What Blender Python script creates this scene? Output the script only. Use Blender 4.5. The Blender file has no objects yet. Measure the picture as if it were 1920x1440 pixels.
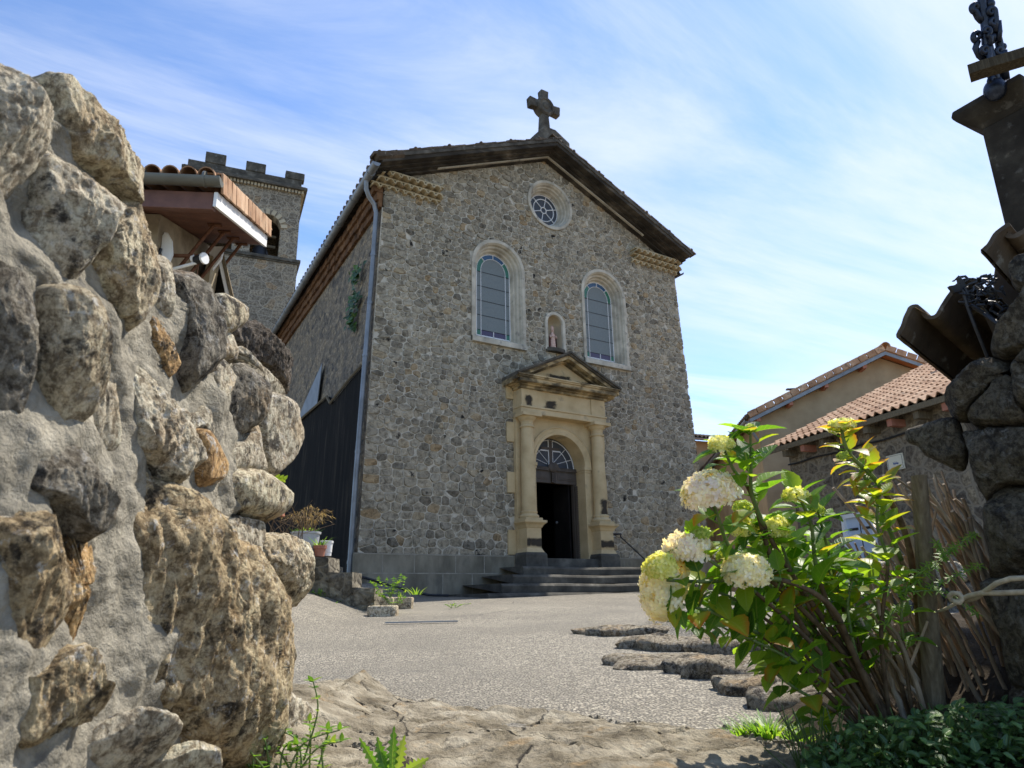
import bpy, bmesh, math, random
import numpy as np
from mathutils import Vector, Matrix, noise
from mathutils.geometry import tessellate_polygon
R = math.radians
SC = bpy.context.scene
COL = SC.collection
rnd = random.Random(7)

# ---------------------------------------------------------------- camera
# eye at the world origin; X runs along the church front, Y into the church, Z up
FPX = 1331.0
_up = Vector((-75, -4400, FPX)).normalized()
_r = Vector((2220, 355, FPX)); _r = (_r - _up * _r.dot(_up)).normalized()
_n = _up.cross(_r)
if _n.z < 0: _n = -_n
W = Matrix((_r, _n, _up))                       # photo axes (right, down, forward) -> world
cright, cdown, cfwd = W.col[0].copy(), W.col[1].copy(), W.col[2].copy()
cd = bpy.data.cameras.new('camera'); cam = bpy.data.objects.new('camera', cd); COL.objects.link(cam)
cd.sensor_width = 36; cd.lens = FPX / 1920 * 36; cd.clip_start = 0.05; cd.clip_end = 3000
cd.dof.use_dof = True; cd.dof.focus_distance = 3.6; cd.dof.aperture_fstop = 7.5
cam.matrix_world = Matrix(((cright.x, -cdown.x, -cfwd.x, 0), (cright.y, -cdown.y, -cfwd.y, 0),
                           (cright.z, -cdown.z, -cfwd.z, 0), (0, 0, 0, 1)))
SC.camera = cam
FH = Vector((cfwd.x, cfwd.y, 0)).normalized()   # level forward and level right
RH = Vector((FH.y, -FH.x, 0))

# ---------------------------------------------------------------- light
SUN_AZ, SUN_EL = R(12), R(55)                   # from +X towards +Y
sdir = Vector((math.cos(SUN_AZ) * math.cos(SUN_EL), math.sin(SUN_AZ) * math.cos(SUN_EL), math.sin(SUN_EL)))
sl = bpy.data.lights.new('sun', 'SUN'); sl.energy = 4.6; sl.angle = R(0.53); sl.color = (1, .94, .85)
so = bpy.data.objects.new('sun', sl); COL.objects.link(so); so.rotation_euler = (-sdir).to_track_quat('-Z', 'Y').to_euler()
so.location = (0, 0, 40)
wd = bpy.data.worlds.new('World'); SC.world = wd; wd.use_nodes = True
nt = wd.node_tree; nt.nodes.clear()
def N(nt, t, **k):
    n = nt.nodes.new(t)
    for a, b in k.items():
        if a.startswith('i_'): n.inputs[a[2:].replace('_', ' ')].default_value = b
        else: setattr(n, a, b)
    return n
out = N(nt, 'ShaderNodeOutputWorld'); bg = N(nt, 'ShaderNodeBackground'); bg.inputs[1].default_value = 0.135
sky = N(nt, 'ShaderNodeTexSky', sky_type='NISHITA', sun_disc=False, sun_elevation=SUN_EL,
        sun_rotation=math.atan2(sdir.x, sdir.y), altitude=300, air_density=1.0, dust_density=0.25, ozone_density=2.5)
tc = N(nt, 'ShaderNodeTexCoord')
# thin cirrus: streaked noise on a cloud plane overhead
sep = N(nt, 'ShaderNodeSeparateXYZ'); nt.links.new(tc.outputs['Generated'], sep.inputs[0])
mx = N(nt, 'ShaderNodeMath', operation='MAXIMUM'); mx.inputs[1].default_value = 0.06; nt.links.new(sep.outputs[2], mx.inputs[0])
dv = N(nt, 'ShaderNodeVectorMath', operation='DIVIDE'); nt.links.new(tc.outputs['Generated'], dv.inputs[0])
cmb = N(nt, 'ShaderNodeCombineXYZ')
for i in range(3): nt.links.new(mx.outputs[0], cmb.inputs[i])
nt.links.new(cmb.outputs[0], dv.inputs[1])
mp = N(nt, 'ShaderNodeMapping'); mp.inputs['Rotation'].default_value = (0, 0, R(-62)); mp.inputs['Scale'].default_value = (.30, 1.25, 1); mp.inputs['Location'].default_value = (.3, 1.2, 0)
nt.links.new(dv.outputs[0], mp.inputs[0])
n1 = N(nt, 'ShaderNodeTexNoise'); n1.inputs['Scale'].default_value = 1.1; n1.inputs['Detail'].default_value = 9; n1.inputs['Roughness'].default_value = .64; n1.inputs['Distortion'].default_value = .8
n2 = N(nt, 'ShaderNodeTexNoise'); n2.inputs['Scale'].default_value = .55; n2.inputs['Detail'].default_value = 3
nt.links.new(mp.outputs[0], n1.inputs[0]); nt.links.new(dv.outputs[0], n2.inputs[0])
# cloudier towards the sun's side of the sky
dt = N(nt, 'ShaderNodeVectorMath', operation='DOT_PRODUCT'); nt.links.new(tc.outputs['Generated'], dt.inputs[0])
cdir = (FH * .55 + RH * .75 + Vector((0, 0, .28))).normalized(); dt.inputs[1].default_value = cdir
r3 = N(nt, 'ShaderNodeMapRange'); r3.inputs[1].default_value = .50; r3.inputs[2].default_value = 1.0; r3.inputs[3].default_value = -.06; r3.inputs[4].default_value = .24
nt.links.new(dt.outputs['Value'], r3.inputs[0])
a1 = N(nt, 'ShaderNodeMath', operation='ADD'); nt.links.new(n1.outputs[0], a1.inputs[0]); nt.links.new(r3.outputs[0], a1.inputs[1])
a2 = N(nt, 'ShaderNodeMath', operation='MULTIPLY_ADD'); nt.links.new(n2.outputs[0], a2.inputs[0]); a2.inputs[1].default_value = .5; nt.links.new(a1.outputs[0], a2.inputs[2])
r4 = N(nt, 'ShaderNodeMapRange', interpolation_type='SMOOTHSTEP'); r4.inputs[1].default_value = .64; r4.inputs[2].default_value = 1.04; r4.inputs[4].default_value = .72
nt.links.new(a2.outputs[0], r4.inputs[0])
mixc = N(nt, 'ShaderNodeMix', data_type='RGBA'); mixc.inputs[7].default_value = (4.7, 4.95, 5.4, 1)
nt.links.new(r4.outputs[0], mixc.inputs[0])
tint = N(nt, 'ShaderNodeMix', data_type='RGBA', blend_type='MULTIPLY'); tint.inputs[0].default_value = 1; tint.inputs[7].default_value = (.92, 1.0, 1.13, 1)
nt.links.new(sky.outputs[0], tint.inputs[6]); nt.links.new(tint.outputs[2], mixc.inputs[6])
nt.links.new(mixc.outputs[2], bg.inputs[0]); nt.links.new(bg.outputs[0], out.inputs[0])
SC.view_settings.view_transform = 'Standard'; SC.view_settings.look = 'None'; SC.view_settings.gamma = 1
SC.view_settings.exposure = 0.72
SC.render.engine = 'CYCLES'; SC.cycles.use_denoising = True; SC.cycles.max_bounces = 8
SC.cycles.diffuse_bounces = 4; SC.cycles.transparent_max_bounces = 8

# ---------------------------------------------------------------- places
def ray(px, py): return W @ Vector((px - 960, py - 720, FPX))
def PD(px, py, D): return ray(px, py) * (D / FPX)
def PY(px, py, Y): d = ray(px, py); return d * (Y / d.y)
def hit(px, py, P0, nrm):
    d = ray(px, py); return d * (Vector(P0).dot(nrm) / d.dot(nrm))
def sm(x): x = max(0., min(1., x)); return x * x * (3 - 2 * x)
def gz(x, y):
    D = x * FH.x + y * FH.y; L = x * RH.x + y * RH.y
    z = -.52 + .0385 * max(-8, min(D, 15.2))
    z += .30 * sm((-1.7 - L) / 1.15) * sm((D - 4.5) / 3)
    z += .17 * sm((L - 1.28 - .10 * math.sin(D * 1.7)) / .12) * sm((7.1 - D) / .25) * sm((D - 2.2) / .8)
    z += .010 * noise.noise(Vector((x * .7, y * .7, 0)))
    return z
def ground(px, py):
    d = ray(px, py).normalized(); t = .6; 
    for i in range(4000):
        p = d * t
        if p.z < gz(p.x, p.y): return Vector((p.x, p.y, gz(p.x, p.y)))
        t += .01
    return d * t

# ---------------------------------------------------------------- mesh builder and objects
class MB:
    def __init__(s): s.v = []; s.f = []; s.a = []; s.has = False
    def add(s, vs, fs, lc=None):
        b = len(s.v); s.v += [tuple(v) for v in vs]; s.f += [tuple(i + b for i in f) for f in fs]
        if lc is None: s.a += [(0, 0, 0)] * len(vs)
        else: s.a += lc; s.has = True
        return s
    def box(s, c, d, M=None, tap=1.0, jit=0):
        x, y, z = d[0] / 2, d[1] / 2, d[2] / 2; vs = []
        for sz in (-1, 1):
            k = 1 if sz < 0 else tap
            for sx, sy in ((-1, -1), (1, -1), (1, 1), (-1, 1)):
                p = Vector((sx * x * k, sy * y * k, sz * z))
                if jit: p += Vector((rnd.uniform(-jit, jit), rnd.uniform(-jit, jit), rnd.uniform(-jit, jit)))
                if M: p = M @ p
                vs.append(p + Vector(c))
        return s.add(vs, [(3, 2, 1, 0), (4, 5, 6, 7), (0, 1, 5, 4), (1, 2, 6, 5), (2, 3, 7, 6), (3, 0, 4, 7)])
    def bb(s, x0, x1, y0, y1, z0, z1): return s.box(((x0 + x1) / 2, (y0 + y1) / 2, (z0 + z1) / 2), (abs(x1 - x0), abs(y1 - y0), abs(z1 - z0)))
    def prism(s, pts, off):
        n = len(pts); off = Vector(off); P = [Vector(p) for p in pts]
        tris = tessellate_polygon([P])
        vs = P + [p + off for p in P]
        fs = [tuple(t) for t in tris] + [tuple(i + n for i in reversed(t)) for t in tris]
        fs += [(i, i + n, (i + 1) % n + n, (i + 1) % n) for i in range(n)]
        return s.add(vs, fs)
    def sheet(s, outer, holes=()):
        polys = [[Vector(p) for p in outer]] + [[Vector(p) for p in h] for h in holes]
        return s.add([p for q in polys for p in q], tessellate_polygon(polys))
    def grid(s, rows, closed=False, flip=False):
        nr, nc = len(rows), len(rows[0]); vs = [p for r in rows for p in r]; fs = []
        for i in range(nr - 1):
            for j in range(nc if closed else nc - 1):
                k = (j + 1) % nc
                q = (i * nc + j, i * nc + k, (i + 1) * nc + k, (i + 1) * nc + j)
                fs.append(q[::-1] if flip else q)
        return s.add(vs, fs)
    def tube(s, path, rad, n=8, cap=True):
        P = [Vector(p) for p in path]; m = len(P); rows = []
        rr = rad if isinstance(rad, (list, tuple)) else [rad] * m
        ref = None
        for i in range(m):
            t = (P[min(i + 1, m - 1)] - P[max(i - 1, 0)]).normalized()
            if ref is None: ref = t.orthogonal().normalized()
            ref = (ref - t * ref.dot(t)).normalized() if (ref - t * ref.dot(t)).length > 1e-6 else t.orthogonal().normalized()
            b = t.cross(ref)
            rows.append([P[i] + (ref * math.cos(2 * math.pi * k / n) + b * math.sin(2 * math.pi * k / n)) * rr[i] for k in range(n)])
        b0 = len(s.v); s.grid(rows, closed=True)
        if cap: s.f.append(tuple(b0 + k for k in range(n))[::-1]); s.f.append(tuple(b0 + (m - 1) * n + k for k in range(n)))
        return s
    def lathe(s, c, prof, n=24, ax=1, ay=1):
        c = Vector(c)
        rows = [[c + Vector((r * ax * math.cos(2 * math.pi * k / n), r * ay * math.sin(2 * math.pi * k / n), z)) for k in range(n)] for r, z in prof]
        return s.grid(rows, closed=True)
    def ball(s, c, r, n=12, sc=(1, 1, 1)):
        return s.lathe((0, 0, 0), [(1e-4 + math.sin(math.pi * i / n), -math.cos(math.pi * i / n)) for i in range(n + 1)], n * 2)._fix(c, r, sc, (n + 1) * n * 2)
    def _fix(s, c, r, sc, k):
        b = len(s.v) - k
        for i in range(b, len(s.v)):
            v = s.v[i]; s.v[i] = (c[0] + v[0] * r * sc[0], c[1] + v[1] * r * sc[1], c[2] + v[2] * r * sc[2])
        return s

MW = {}
def empty(name, label, cat, loc=(0, 0, 0), M=None, group=None):
    o = bpy.data.objects.new(name, None); COL.objects.link(o); o.empty_display_size = .2
    o.matrix_world = M if M is not None else Matrix.Translation(Vector(loc)); MW[o] = o.matrix_world.copy()
    return tag(o, label, cat, group)
def tag(o, label=None, cat=None, group=None, kind=None):
    if label: o['label'] = label
    if cat: o['category'] = cat
    if group: o['group'] = group
    if kind: o['kind'] = kind
    return o
def obj(name, mb, mat, parent=None, local=False, smooth=False, bevel=0, loc=None, label=None):
    """one mesh object; world coordinates unless local"""
    me = bpy.data.meshes.new(name)
    vs = mb.v
    base = Matrix()
    if parent is not None: base = MW[parent]
    elif loc is not None: base = Matrix.Translation(Vector(loc))
    if not local:
        A = np.array(base.inverted()); V = np.array(vs, float).reshape(-1, 3); vs = (V @ A[:3, :3].T + A[:3, 3]).tolist()
    me.from_pydata(vs, [], mb.f)
    if mb.has:
        at = me.attributes.new('lc', 'FLOAT_VECTOR', 'POINT'); at.data.foreach_set('vector', np.array(mb.a, 'f').ravel())
    bm = bmesh.new(); bm.from_mesh(me)
    if not mb.has: bmesh.ops.recalc_face_normals(bm, faces=bm.faces)
    bm.to_mesh(me); bm.free()
    if smooth: me.shade_smooth() if smooth is True else me.polygons.foreach_set('use_smooth', [True] * len(me.polygons))
    o = bpy.data.objects.new(name, me); COL.objects.link(o); me.materials.append(mat)
    if parent is not None: o.parent = parent; MW[o] = base.copy()
    else: o.matrix_world = base; MW[o] = base.copy()
    if isinstance(smooth, float):
        try:
            for p in me.polygons: p.use_smooth = True
            me.set_sharp_from_angle(angle=smooth)
        except Exception: pass
    if bevel:
        b = o.modifiers.new('bevel', 'BEVEL'); b.width = bevel; b.segments = 2; b.limit_method = 'ANGLE'; b.angle_limit = R(40)
    if label: o['label'] = label
    return o

# ---------------------------------------------------------------- materials
def newmat(name):
    m = bpy.data.materials.new(name); m.use_nodes = True; t = m.node_tree
    return m, t, t.nodes['Principled BSDF']
def L(t, a, b): t.links.new(a, b)
def ramp(t, fac, stops):
    r = N(t, 'ShaderNodeValToRGB'); e = r.color_ramp.elements
    while len(e) < len(stops): e.new(.5)
    for i, (p, c) in enumerate(stops): e[i].position = p; e[i].color = (*c, 1) if len(c) == 3 else c
    if fac is not None: L(t, fac, r.inputs[0])
    return r.outputs[0]
def tex(t, vec, scale, detail=5, rough=.55, dist=0):
    n = N(t, 'ShaderNodeTexNoise'); n.inputs['Scale'].default_value = scale; n.inputs['Detail'].default_value = detail
    n.inputs['Roughness'].default_value = rough; n.inputs['Distortion'].default_value = dist
    if vec is not None: L(t, vec, n.inputs['Vector'])
    return n.outputs[0]
def vmap(t, scale=(1, 1, 1), rot=(0, 0, 0), coord='Object'):
    c = N(t, 'ShaderNodeTexCoord'); m = N(t, 'ShaderNodeMapping'); m.inputs['Scale'].default_value = scale; m.inputs['Rotation'].default_value = rot
    L(t, c.outputs[coord], m.inputs[0]); return m.outputs[0]
def mixc_(t, fac, a, b, mode='MIX'):
    m = N(t, 'ShaderNodeMix', data_type='RGBA', blend_type=mode)
    for i, v in ((0, fac), (6, a), (7, b)):
        if hasattr(v, 'is_linked'): L(t, v, m.inputs[i])
        elif i == 0: m.inputs[0].default_value = v
        else: m.inputs[i].default_value = (*v, 1)
    return m.outputs[2]
def mth(t, op, a, b=None, c=None, clamp=False):
    m = N(t, 'ShaderNodeMath', operation=op, use_clamp=clamp)
    for i, v in enumerate((a, b, c)):
        if v is None: continue
        if hasattr(v, 'is_linked'): L(t, v, m.inputs[i])
        else: m.inputs[i].default_value = v
    return m.outputs[0]
def rng(t, v, a, b, c=0, d=1, smooth=True):
    m = N(t, 'ShaderNodeMapRange', interpolation_type='SMOOTHSTEP' if smooth else 'LINEAR')
    for i, q in enumerate((a, b, c, d)): m.inputs[i + 1].default_value = q
    L(t, v, m.inputs[0]); return m.outputs[0]
def bump(t, bs, h, strength, dist):
    b = N(t, 'ShaderNodeBump'); b.inputs['Strength'].default_value = strength; b.inputs['Distance'].default_value = dist
    L(t, h, b.inputs['Height'])
    prev = bs.inputs['Normal']
    if prev.is_linked: L(t, prev.links[0].from_socket, b.inputs['Normal'])
    L(t, b.outputs[0], bs.inputs['Normal'])

WARM = (1.06, 1.0, .87)
def wm(c): return tuple(a * b for a, b in zip(c, WARM))
def plain(name, stops, scale=4, rough=.85, bs=.4, bd=.01, bscale=None, stretch=(1, 1, 1), detail=6, metal=0, spots=None):
    m, t, b = newmat(name); v = vmap(t, stretch); b.inputs['Specular IOR Level'].default_value = .5 if rough < .8 else .15
    f = tex(t, v, scale, detail, .6)
    c = ramp(t, f, [(p, wm(q)) for p, q in stops] if metal == 0 and rough > .8 else stops)
    if spots:
        sc_, amt, col = spots
        s = rng(t, tex(t, v, sc_, 4, .65), .58, .70, 0, amt); c = mixc_(t, s, c, col)
    L(t, c, b.inputs['Base Color']); b.inputs['Roughness'].default_value = rough; b.inputs['Metallic'].default_value = metal
    if bs: bump(t, b, tex(t, v, bscale or scale * 6, 6, .65), bs, bd)
    return m

def rubble(name, axes='XZ', scale=3.3, aspect=.72, stone=None, mortar=(.36, .34, .30), lw=.045, dark=.12, rnds=.9, warp=.10):
    """rubble masonry: warped cells, ribbon pointing, each stone its own tone"""
    m, t, b = newmat(name)
    c = N(t, 'ShaderNodeTexCoord'); s = N(t, 'ShaderNodeSeparateXYZ'); L(t, c.outputs['Object'], s.inputs[0])
    k = N(t, 'ShaderNodeCombineXYZ'); L(t, s.outputs['XYZ'.index(axes[0])], k.inputs[0]); L(t, s.outputs['XYZ'.index(axes[1])], k.inputs[1])
    mp = N(t, 'ShaderNodeMapping'); mp.inputs['Scale'].default_value = (aspect, 1, 1); L(t, k.outputs[0], mp.inputs[0])
    nz = N(t, 'ShaderNodeTexNoise'); nz.inputs['Scale'].default_value = 2.2; nz.inputs['Detail'].default_value = 3; L(t, mp.outputs[0], nz.inputs[0])
    sc = N(t, 'ShaderNodeVectorMath', operation='MULTIPLY_ADD'); L(t, nz.outputs[1], sc.inputs[0]); sc.inputs[1].default_value = (warp, warp * 1.2, 0); L(t, mp.outputs[0], sc.inputs[2])
    nz3 = N(t, 'ShaderNodeTexNoise'); nz3.inputs['Scale'].default_value = .9; nz3.inputs['Detail'].default_value = 1; L(t, mp.outputs[0], nz3.inputs[0])
    sc3 = N(t, 'ShaderNodeVectorMath', operation='MULTIPLY_ADD'); L(t, nz3.outputs[1], sc3.inputs[0]); sc3.inputs[1].default_value = (.5, .38, 0); L(t, sc.outputs[0], sc3.inputs[2]); sc = sc3
    nz2 = N(t, 'ShaderNodeTexNoise'); nz2.inputs['Scale'].default_value = 9; nz2.inputs['Detail'].default_value = 4; L(t, mp.outputs[0], nz2.inputs[0])
    sc2 = N(t, 'ShaderNodeVectorMath', operation='MULTIPLY_ADD'); L(t, nz2.outputs[1], sc2.inputs[0]); sc2.inputs[1].default_value = (.055, .055, 0); L(t, sc.outputs[0], sc2.inputs[2]); sc = sc2
    def vor(feat):
        q = N(t, 'ShaderNodeTexVoronoi', voronoi_dimensions='2D', feature=feat); q.inputs['Scale'].default_value = scale; q.inputs['Randomness'].default_value = rnds
        L(t, sc.outputs[0], q.inputs['Vector']); return q
    ed = vor('DISTANCE_TO_EDGE').outputs['Distance']; f1 = vor('F1')
    sp = N(t, 'ShaderNodeSeparateColor'); L(t, f1.outputs['Color'], sp.inputs[0])
    stone = [(p, wm(q)) for p, q in stone]; mortar = wm(mortar)
    tone = ramp(t, sp.outputs[0], stone)
    fine = tex(t, c.outputs['Object'], 11, 8, .72); coarse = tex(t, c.outputs['Object'], .45, 3, .5)
    tone = mixc_(t, rng(t, fine, .40, .60, .0, 1), mixc_(t, 1., tone, (.40, .38, .36), 'MULTIPLY'), tone)
    tone = mixc_(t, rng(t, tex(t, c.outputs['Object'], 17, 6, .75), .54, .66, .0, .7), tone, mixc_(t, 1., tone, (1.7, 1.68, 1.62), 'MULTIPLY'))
    tone = mixc_(t, rng(t, ed, lw * 1.0, lw * 2.2, .3, 0), tone, (.10, .093, .083))  # rims darkened: shadow gap beside the mortar put into the colour
    hole = mth(t, 'MULTIPLY', rng(t, tex(t, c.outputs['Object'], 5.5, 5, .6), .60, .68), rng(t, sp.outputs[1], .55, .9, 0, dark * 6))
    tone = mixc_(t, hole, tone, (.03, .027, .024))
    lwv = mth(t, 'ADD', mth(t, 'MULTIPLY', tex(t, c.outputs['Object'], 3, 3), lw * 1.2), lw * .4)
    line = N(t, 'ShaderNodeMapRange', interpolation_type='SMOOTHSTEP'); L(t, ed, line.inputs[0]); L(t, mth(t, 'MULTIPLY', lwv, .72), line.inputs[1]); L(t, mth(t, 'MULTIPLY', lwv, 1.15), line.inputs[2])
    mort = mixc_(t, tex(t, c.outputs['Object'], 9, 6, .7), tuple(x * .68 for x in mortar), tuple(x * 1.22 for x in mortar))
    mort = mixc_(t, rng(t, coarse, .35, .65, .0, .35), mort, tuple(x * .72 for x in mortar))
    col = mixc_(t, line.outputs[0], mort, tone)
    # weather: damp dark foot, streaks
    L(t, col, b.inputs['Base Color']); b.inputs['Roughness'].default_value = .92
    h = mth(t, 'ADD', mth(t, 'MULTIPLY', line.outputs[0], mth(t, 'MULTIPLY_ADD', sp.outputs[2], .5, .3)), mth(t, 'MULTIPLY', rng(t, ed, lw, lw * 4), .5))
    bump(t, b, mth(t, 'ADD', h, mth(t, 'MULTIPLY', fine, 1.1)), .6, .03)
    return m

STN = [(0, (.19, .174, .148)), (.12, (.31, .283, .235)), (.5, (.40, .365, .302)), (.70, (.33, .305, .26)), (.88, (.46, .42, .35)), (.95, (.40, .335, .24)), (1, (.37, .275, .17))]
M = {}
M['facade'] = rubble('church_rubble', 'XZ', 5.6, .64, STN, (.49, .455, .385), .054, .12, .72, .08)
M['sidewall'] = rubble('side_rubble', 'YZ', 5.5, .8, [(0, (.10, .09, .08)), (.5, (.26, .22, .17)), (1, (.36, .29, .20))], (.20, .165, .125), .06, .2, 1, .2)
M['tower'] = rubble('tower_rubble', 'XZ', 3.4, .68, [(0, (.25, .22, .18)), (.5, (.34, .30, .25)), (.85, (.41, .355, .28)), (1, (.38, .285, .19))], (.42, .375, .31), .04, .06, .75, .06)
M['houserubble'] = rubble('house_rubble', 'XZ', 4.2, .8, [(0, (.13, .11, .09)), (.5, (.22, .19, .155)), (1, (.30, .255, .19))], (.235, .205, .165), .09, .1, 1, .22)
M['lime'] = plain('limestone_trim', [(.3, (.28, .265, .235)), (.5, (.45, .43, .385)), (.7, (.60, .575, .52))], 2.6, .9, .35, .005, spots=(4.5, .7, (.16, .15, .135)))
M['ashlar'] = plain('golden_ashlar', [(.25, (.40, .31, .185)), (.5, (.52, .42, .265)), (.75, (.60, .50, .335))], 2.2, .85, .25, .005, spots=(2.3, .5, (.20, .165, .12)))
M['oldcornice'] = plain('weathered_cornice', [(.3, (.022, .02, .018)), (.5, (.05, .045, .04)), (.66, (.11, .098, .083)), (.8, (.28, .25, .21))], 2.2, .95, .5, .012, stretch=(.5, 1, 2.2))
M['darkstone'] = plain('dark_stone', [(.3, (.045, .042, .038)), (.55, (.105, .098, .088)), (.8, (.22, .205, .18))], 3.2, .95, .5, .012, spots=(5, .5, (.26, .25, .22)))
M['step'] = plain('step_stone', [(.3, (.045, .044, .042)), (.55, (.10, .098, .092)), (.85, (.26, .25, .23))], 2.6, .9, .5, .012)
M['plinth'] = plain('plinth_render', [(.3, (.12, .112, .092)), (.5, (.215, .20, .165)), (.7, (.32, .30, .25))], 2.2, .92, .4, .008, stretch=(1, 1, .45), spots=(3, .5, (.11, .105, .09)))
M['joint'] = plain('pointing', [(.3, (.22, .21, .19)), (.7, (.40, .38, .34))], 6, .9, .2)
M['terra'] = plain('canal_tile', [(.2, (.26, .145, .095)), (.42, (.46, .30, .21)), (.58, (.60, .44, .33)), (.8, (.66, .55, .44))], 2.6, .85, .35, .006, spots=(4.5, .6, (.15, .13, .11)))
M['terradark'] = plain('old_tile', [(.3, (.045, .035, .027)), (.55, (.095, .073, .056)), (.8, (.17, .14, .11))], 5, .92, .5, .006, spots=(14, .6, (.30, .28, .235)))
M['corbel'] = plain('tile_corbel', [(.3, (.33, .27, .175)), (.6, (.47, .41, .295)), (.8, (.52, .42, .28))], 3.4, .9, .3, .005, spots=(3, .6, (.24, .14, .075)))
M['redcorbel'] = plain('red_brick_corbel', [(.3, (.06, .035, .022)), (.55, (.155, .085, .048)), (.8, (.25, .155, .09))], 3, .92, .5, .02)
M['zinc'] = plain('zinc', [(.3, (.16, .17, .175)), (.7, (.27, .285, .295))], 3, .45, .08, .003, metal=.35)
M['olivezinc'] = plain('olive_gutter', [(.3, (.10, .10, .085)), (.7, (.165, .165, .14))], 3, .45, .08, .003, metal=.2)
M['black'] = plain('tar_and_unlit_black', [(.3, (.005, .005, .005)), (.55, (.014, .0125, .011)), (.75, (.06, .05, .04))], 2.6, .95, .5, .02, stretch=(1, 2.5, .25))  # tar cladding; also puts shade into the doorway and lean-to recess
M['iron'] = plain('black_iron', [(.3, (.008, .008, .009)), (.7, (.022, .022, .024))], 12, .55, .2, .002)
M['bluemetal'] = plain('blue_black_casting', [(.3, (.010, .013, .022)), (.6, (.022, .030, .052)), (.8, (.085, .10, .14))], 14, .35, .4, .004, metal=.5)
M['wooddoor'] = plain('dark_oak', [(.3, (.05, .038, .028)), (.7, (.115, .09, .068))], 2, .7, .3, .004, stretch=(2, 2, .3))
M['oldwood'] = plain('grey_wood', [(.25, (.075, .06, .042)), (.5, (.155, .13, .095)), (.75, (.27, .235, .18))], 14, .9, .7, .006, stretch=(5, 5, .35))
M['brownwood'] = plain('stained_wood', [(.3, (.09, .036, .022)), (.7, (.185, .082, .052))], 5, .55, .2, .003, stretch=(1, 1, 1))
M['rust'] = plain('rusty_steel', [(.3, (.075, .032, .018)), (.7, (.18, .085, .048))], 16, .8, .3, .002)
M['white'] = plain('white_paint', [(.3, (.70, .69, .66)), (.7, (.82, .81, .79))], 5, .5, .08, .002)
M['ochre'] = plain('ochre_render', [(.3, (.27, .215, .15)), (.55, (.36, .295, .21)), (.8, (.42, .355, .26))], 1.4, .92, .3, .006, spots=(2, .4, (.33, .25, .16)))
M['sand'] = plain('sand_render', [(.3, (.36, .31, .235)), (.55, (.48, .42, .325)), (.8, (.57, .51, .41))], .9, .92, .35, .008, spots=(1.3, .5, (.28, .24, .185)))
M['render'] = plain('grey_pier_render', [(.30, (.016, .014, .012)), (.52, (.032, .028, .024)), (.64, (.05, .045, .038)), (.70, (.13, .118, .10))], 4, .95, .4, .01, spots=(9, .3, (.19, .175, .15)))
M['blue'] = plain('pale_blue_paint', [(.3, (.40, .48, .60)), (.7, (.52, .60, .70))], 3, .5, .1, .002)
M['rope'] = plain('pale_rope', [(.3, (.32, .28, .215)), (.7, (.50, .45, .36))], 60, .9, .6, .002)
M['greyplastic'] = plain('grey_plastic', [(.3, (.36, .37, .38)), (.7, (.46, .47, .48))], 3, .45, .05, .001)
M['pot'] = plain('terracotta_pot', [(.3, (.34, .135, .085)), (.7, (.46, .21, .14))], 6, .8, .15, .002)
M['glass'] = None

def glassmat(name, col, rough=.25, spec=.5):
    m, t, b = newmat(name); v = vmap(t)
    L(t, mixc_(t, tex(t, v, 22, 4, .7), tuple(x * .75 for x in col), tuple(x * 1.25 for x in col)), b.inputs['Base Color'])
    b.inputs['Roughness'].default_value = rough; b.inputs['Specular IOR Level'].default_value = spec
    bump(t, b, tex(t, v, 9, 4, .6), .15, .004)
    return m
M['glass'] = glassmat('grey_cathedral_glass', (.175, .195, .185), .5, .3)
M['glassdark'] = glassmat('dark_glass', (.06, .066, .075), .45, .25)
M['green'] = glassmat('green_glass', (.035, .15, .085)); M['bluegl'] = glassmat('blue_glass', (.03, .08, .155)); M['purple'] = glassmat('purple_glass', (.055, .035, .075))

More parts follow.
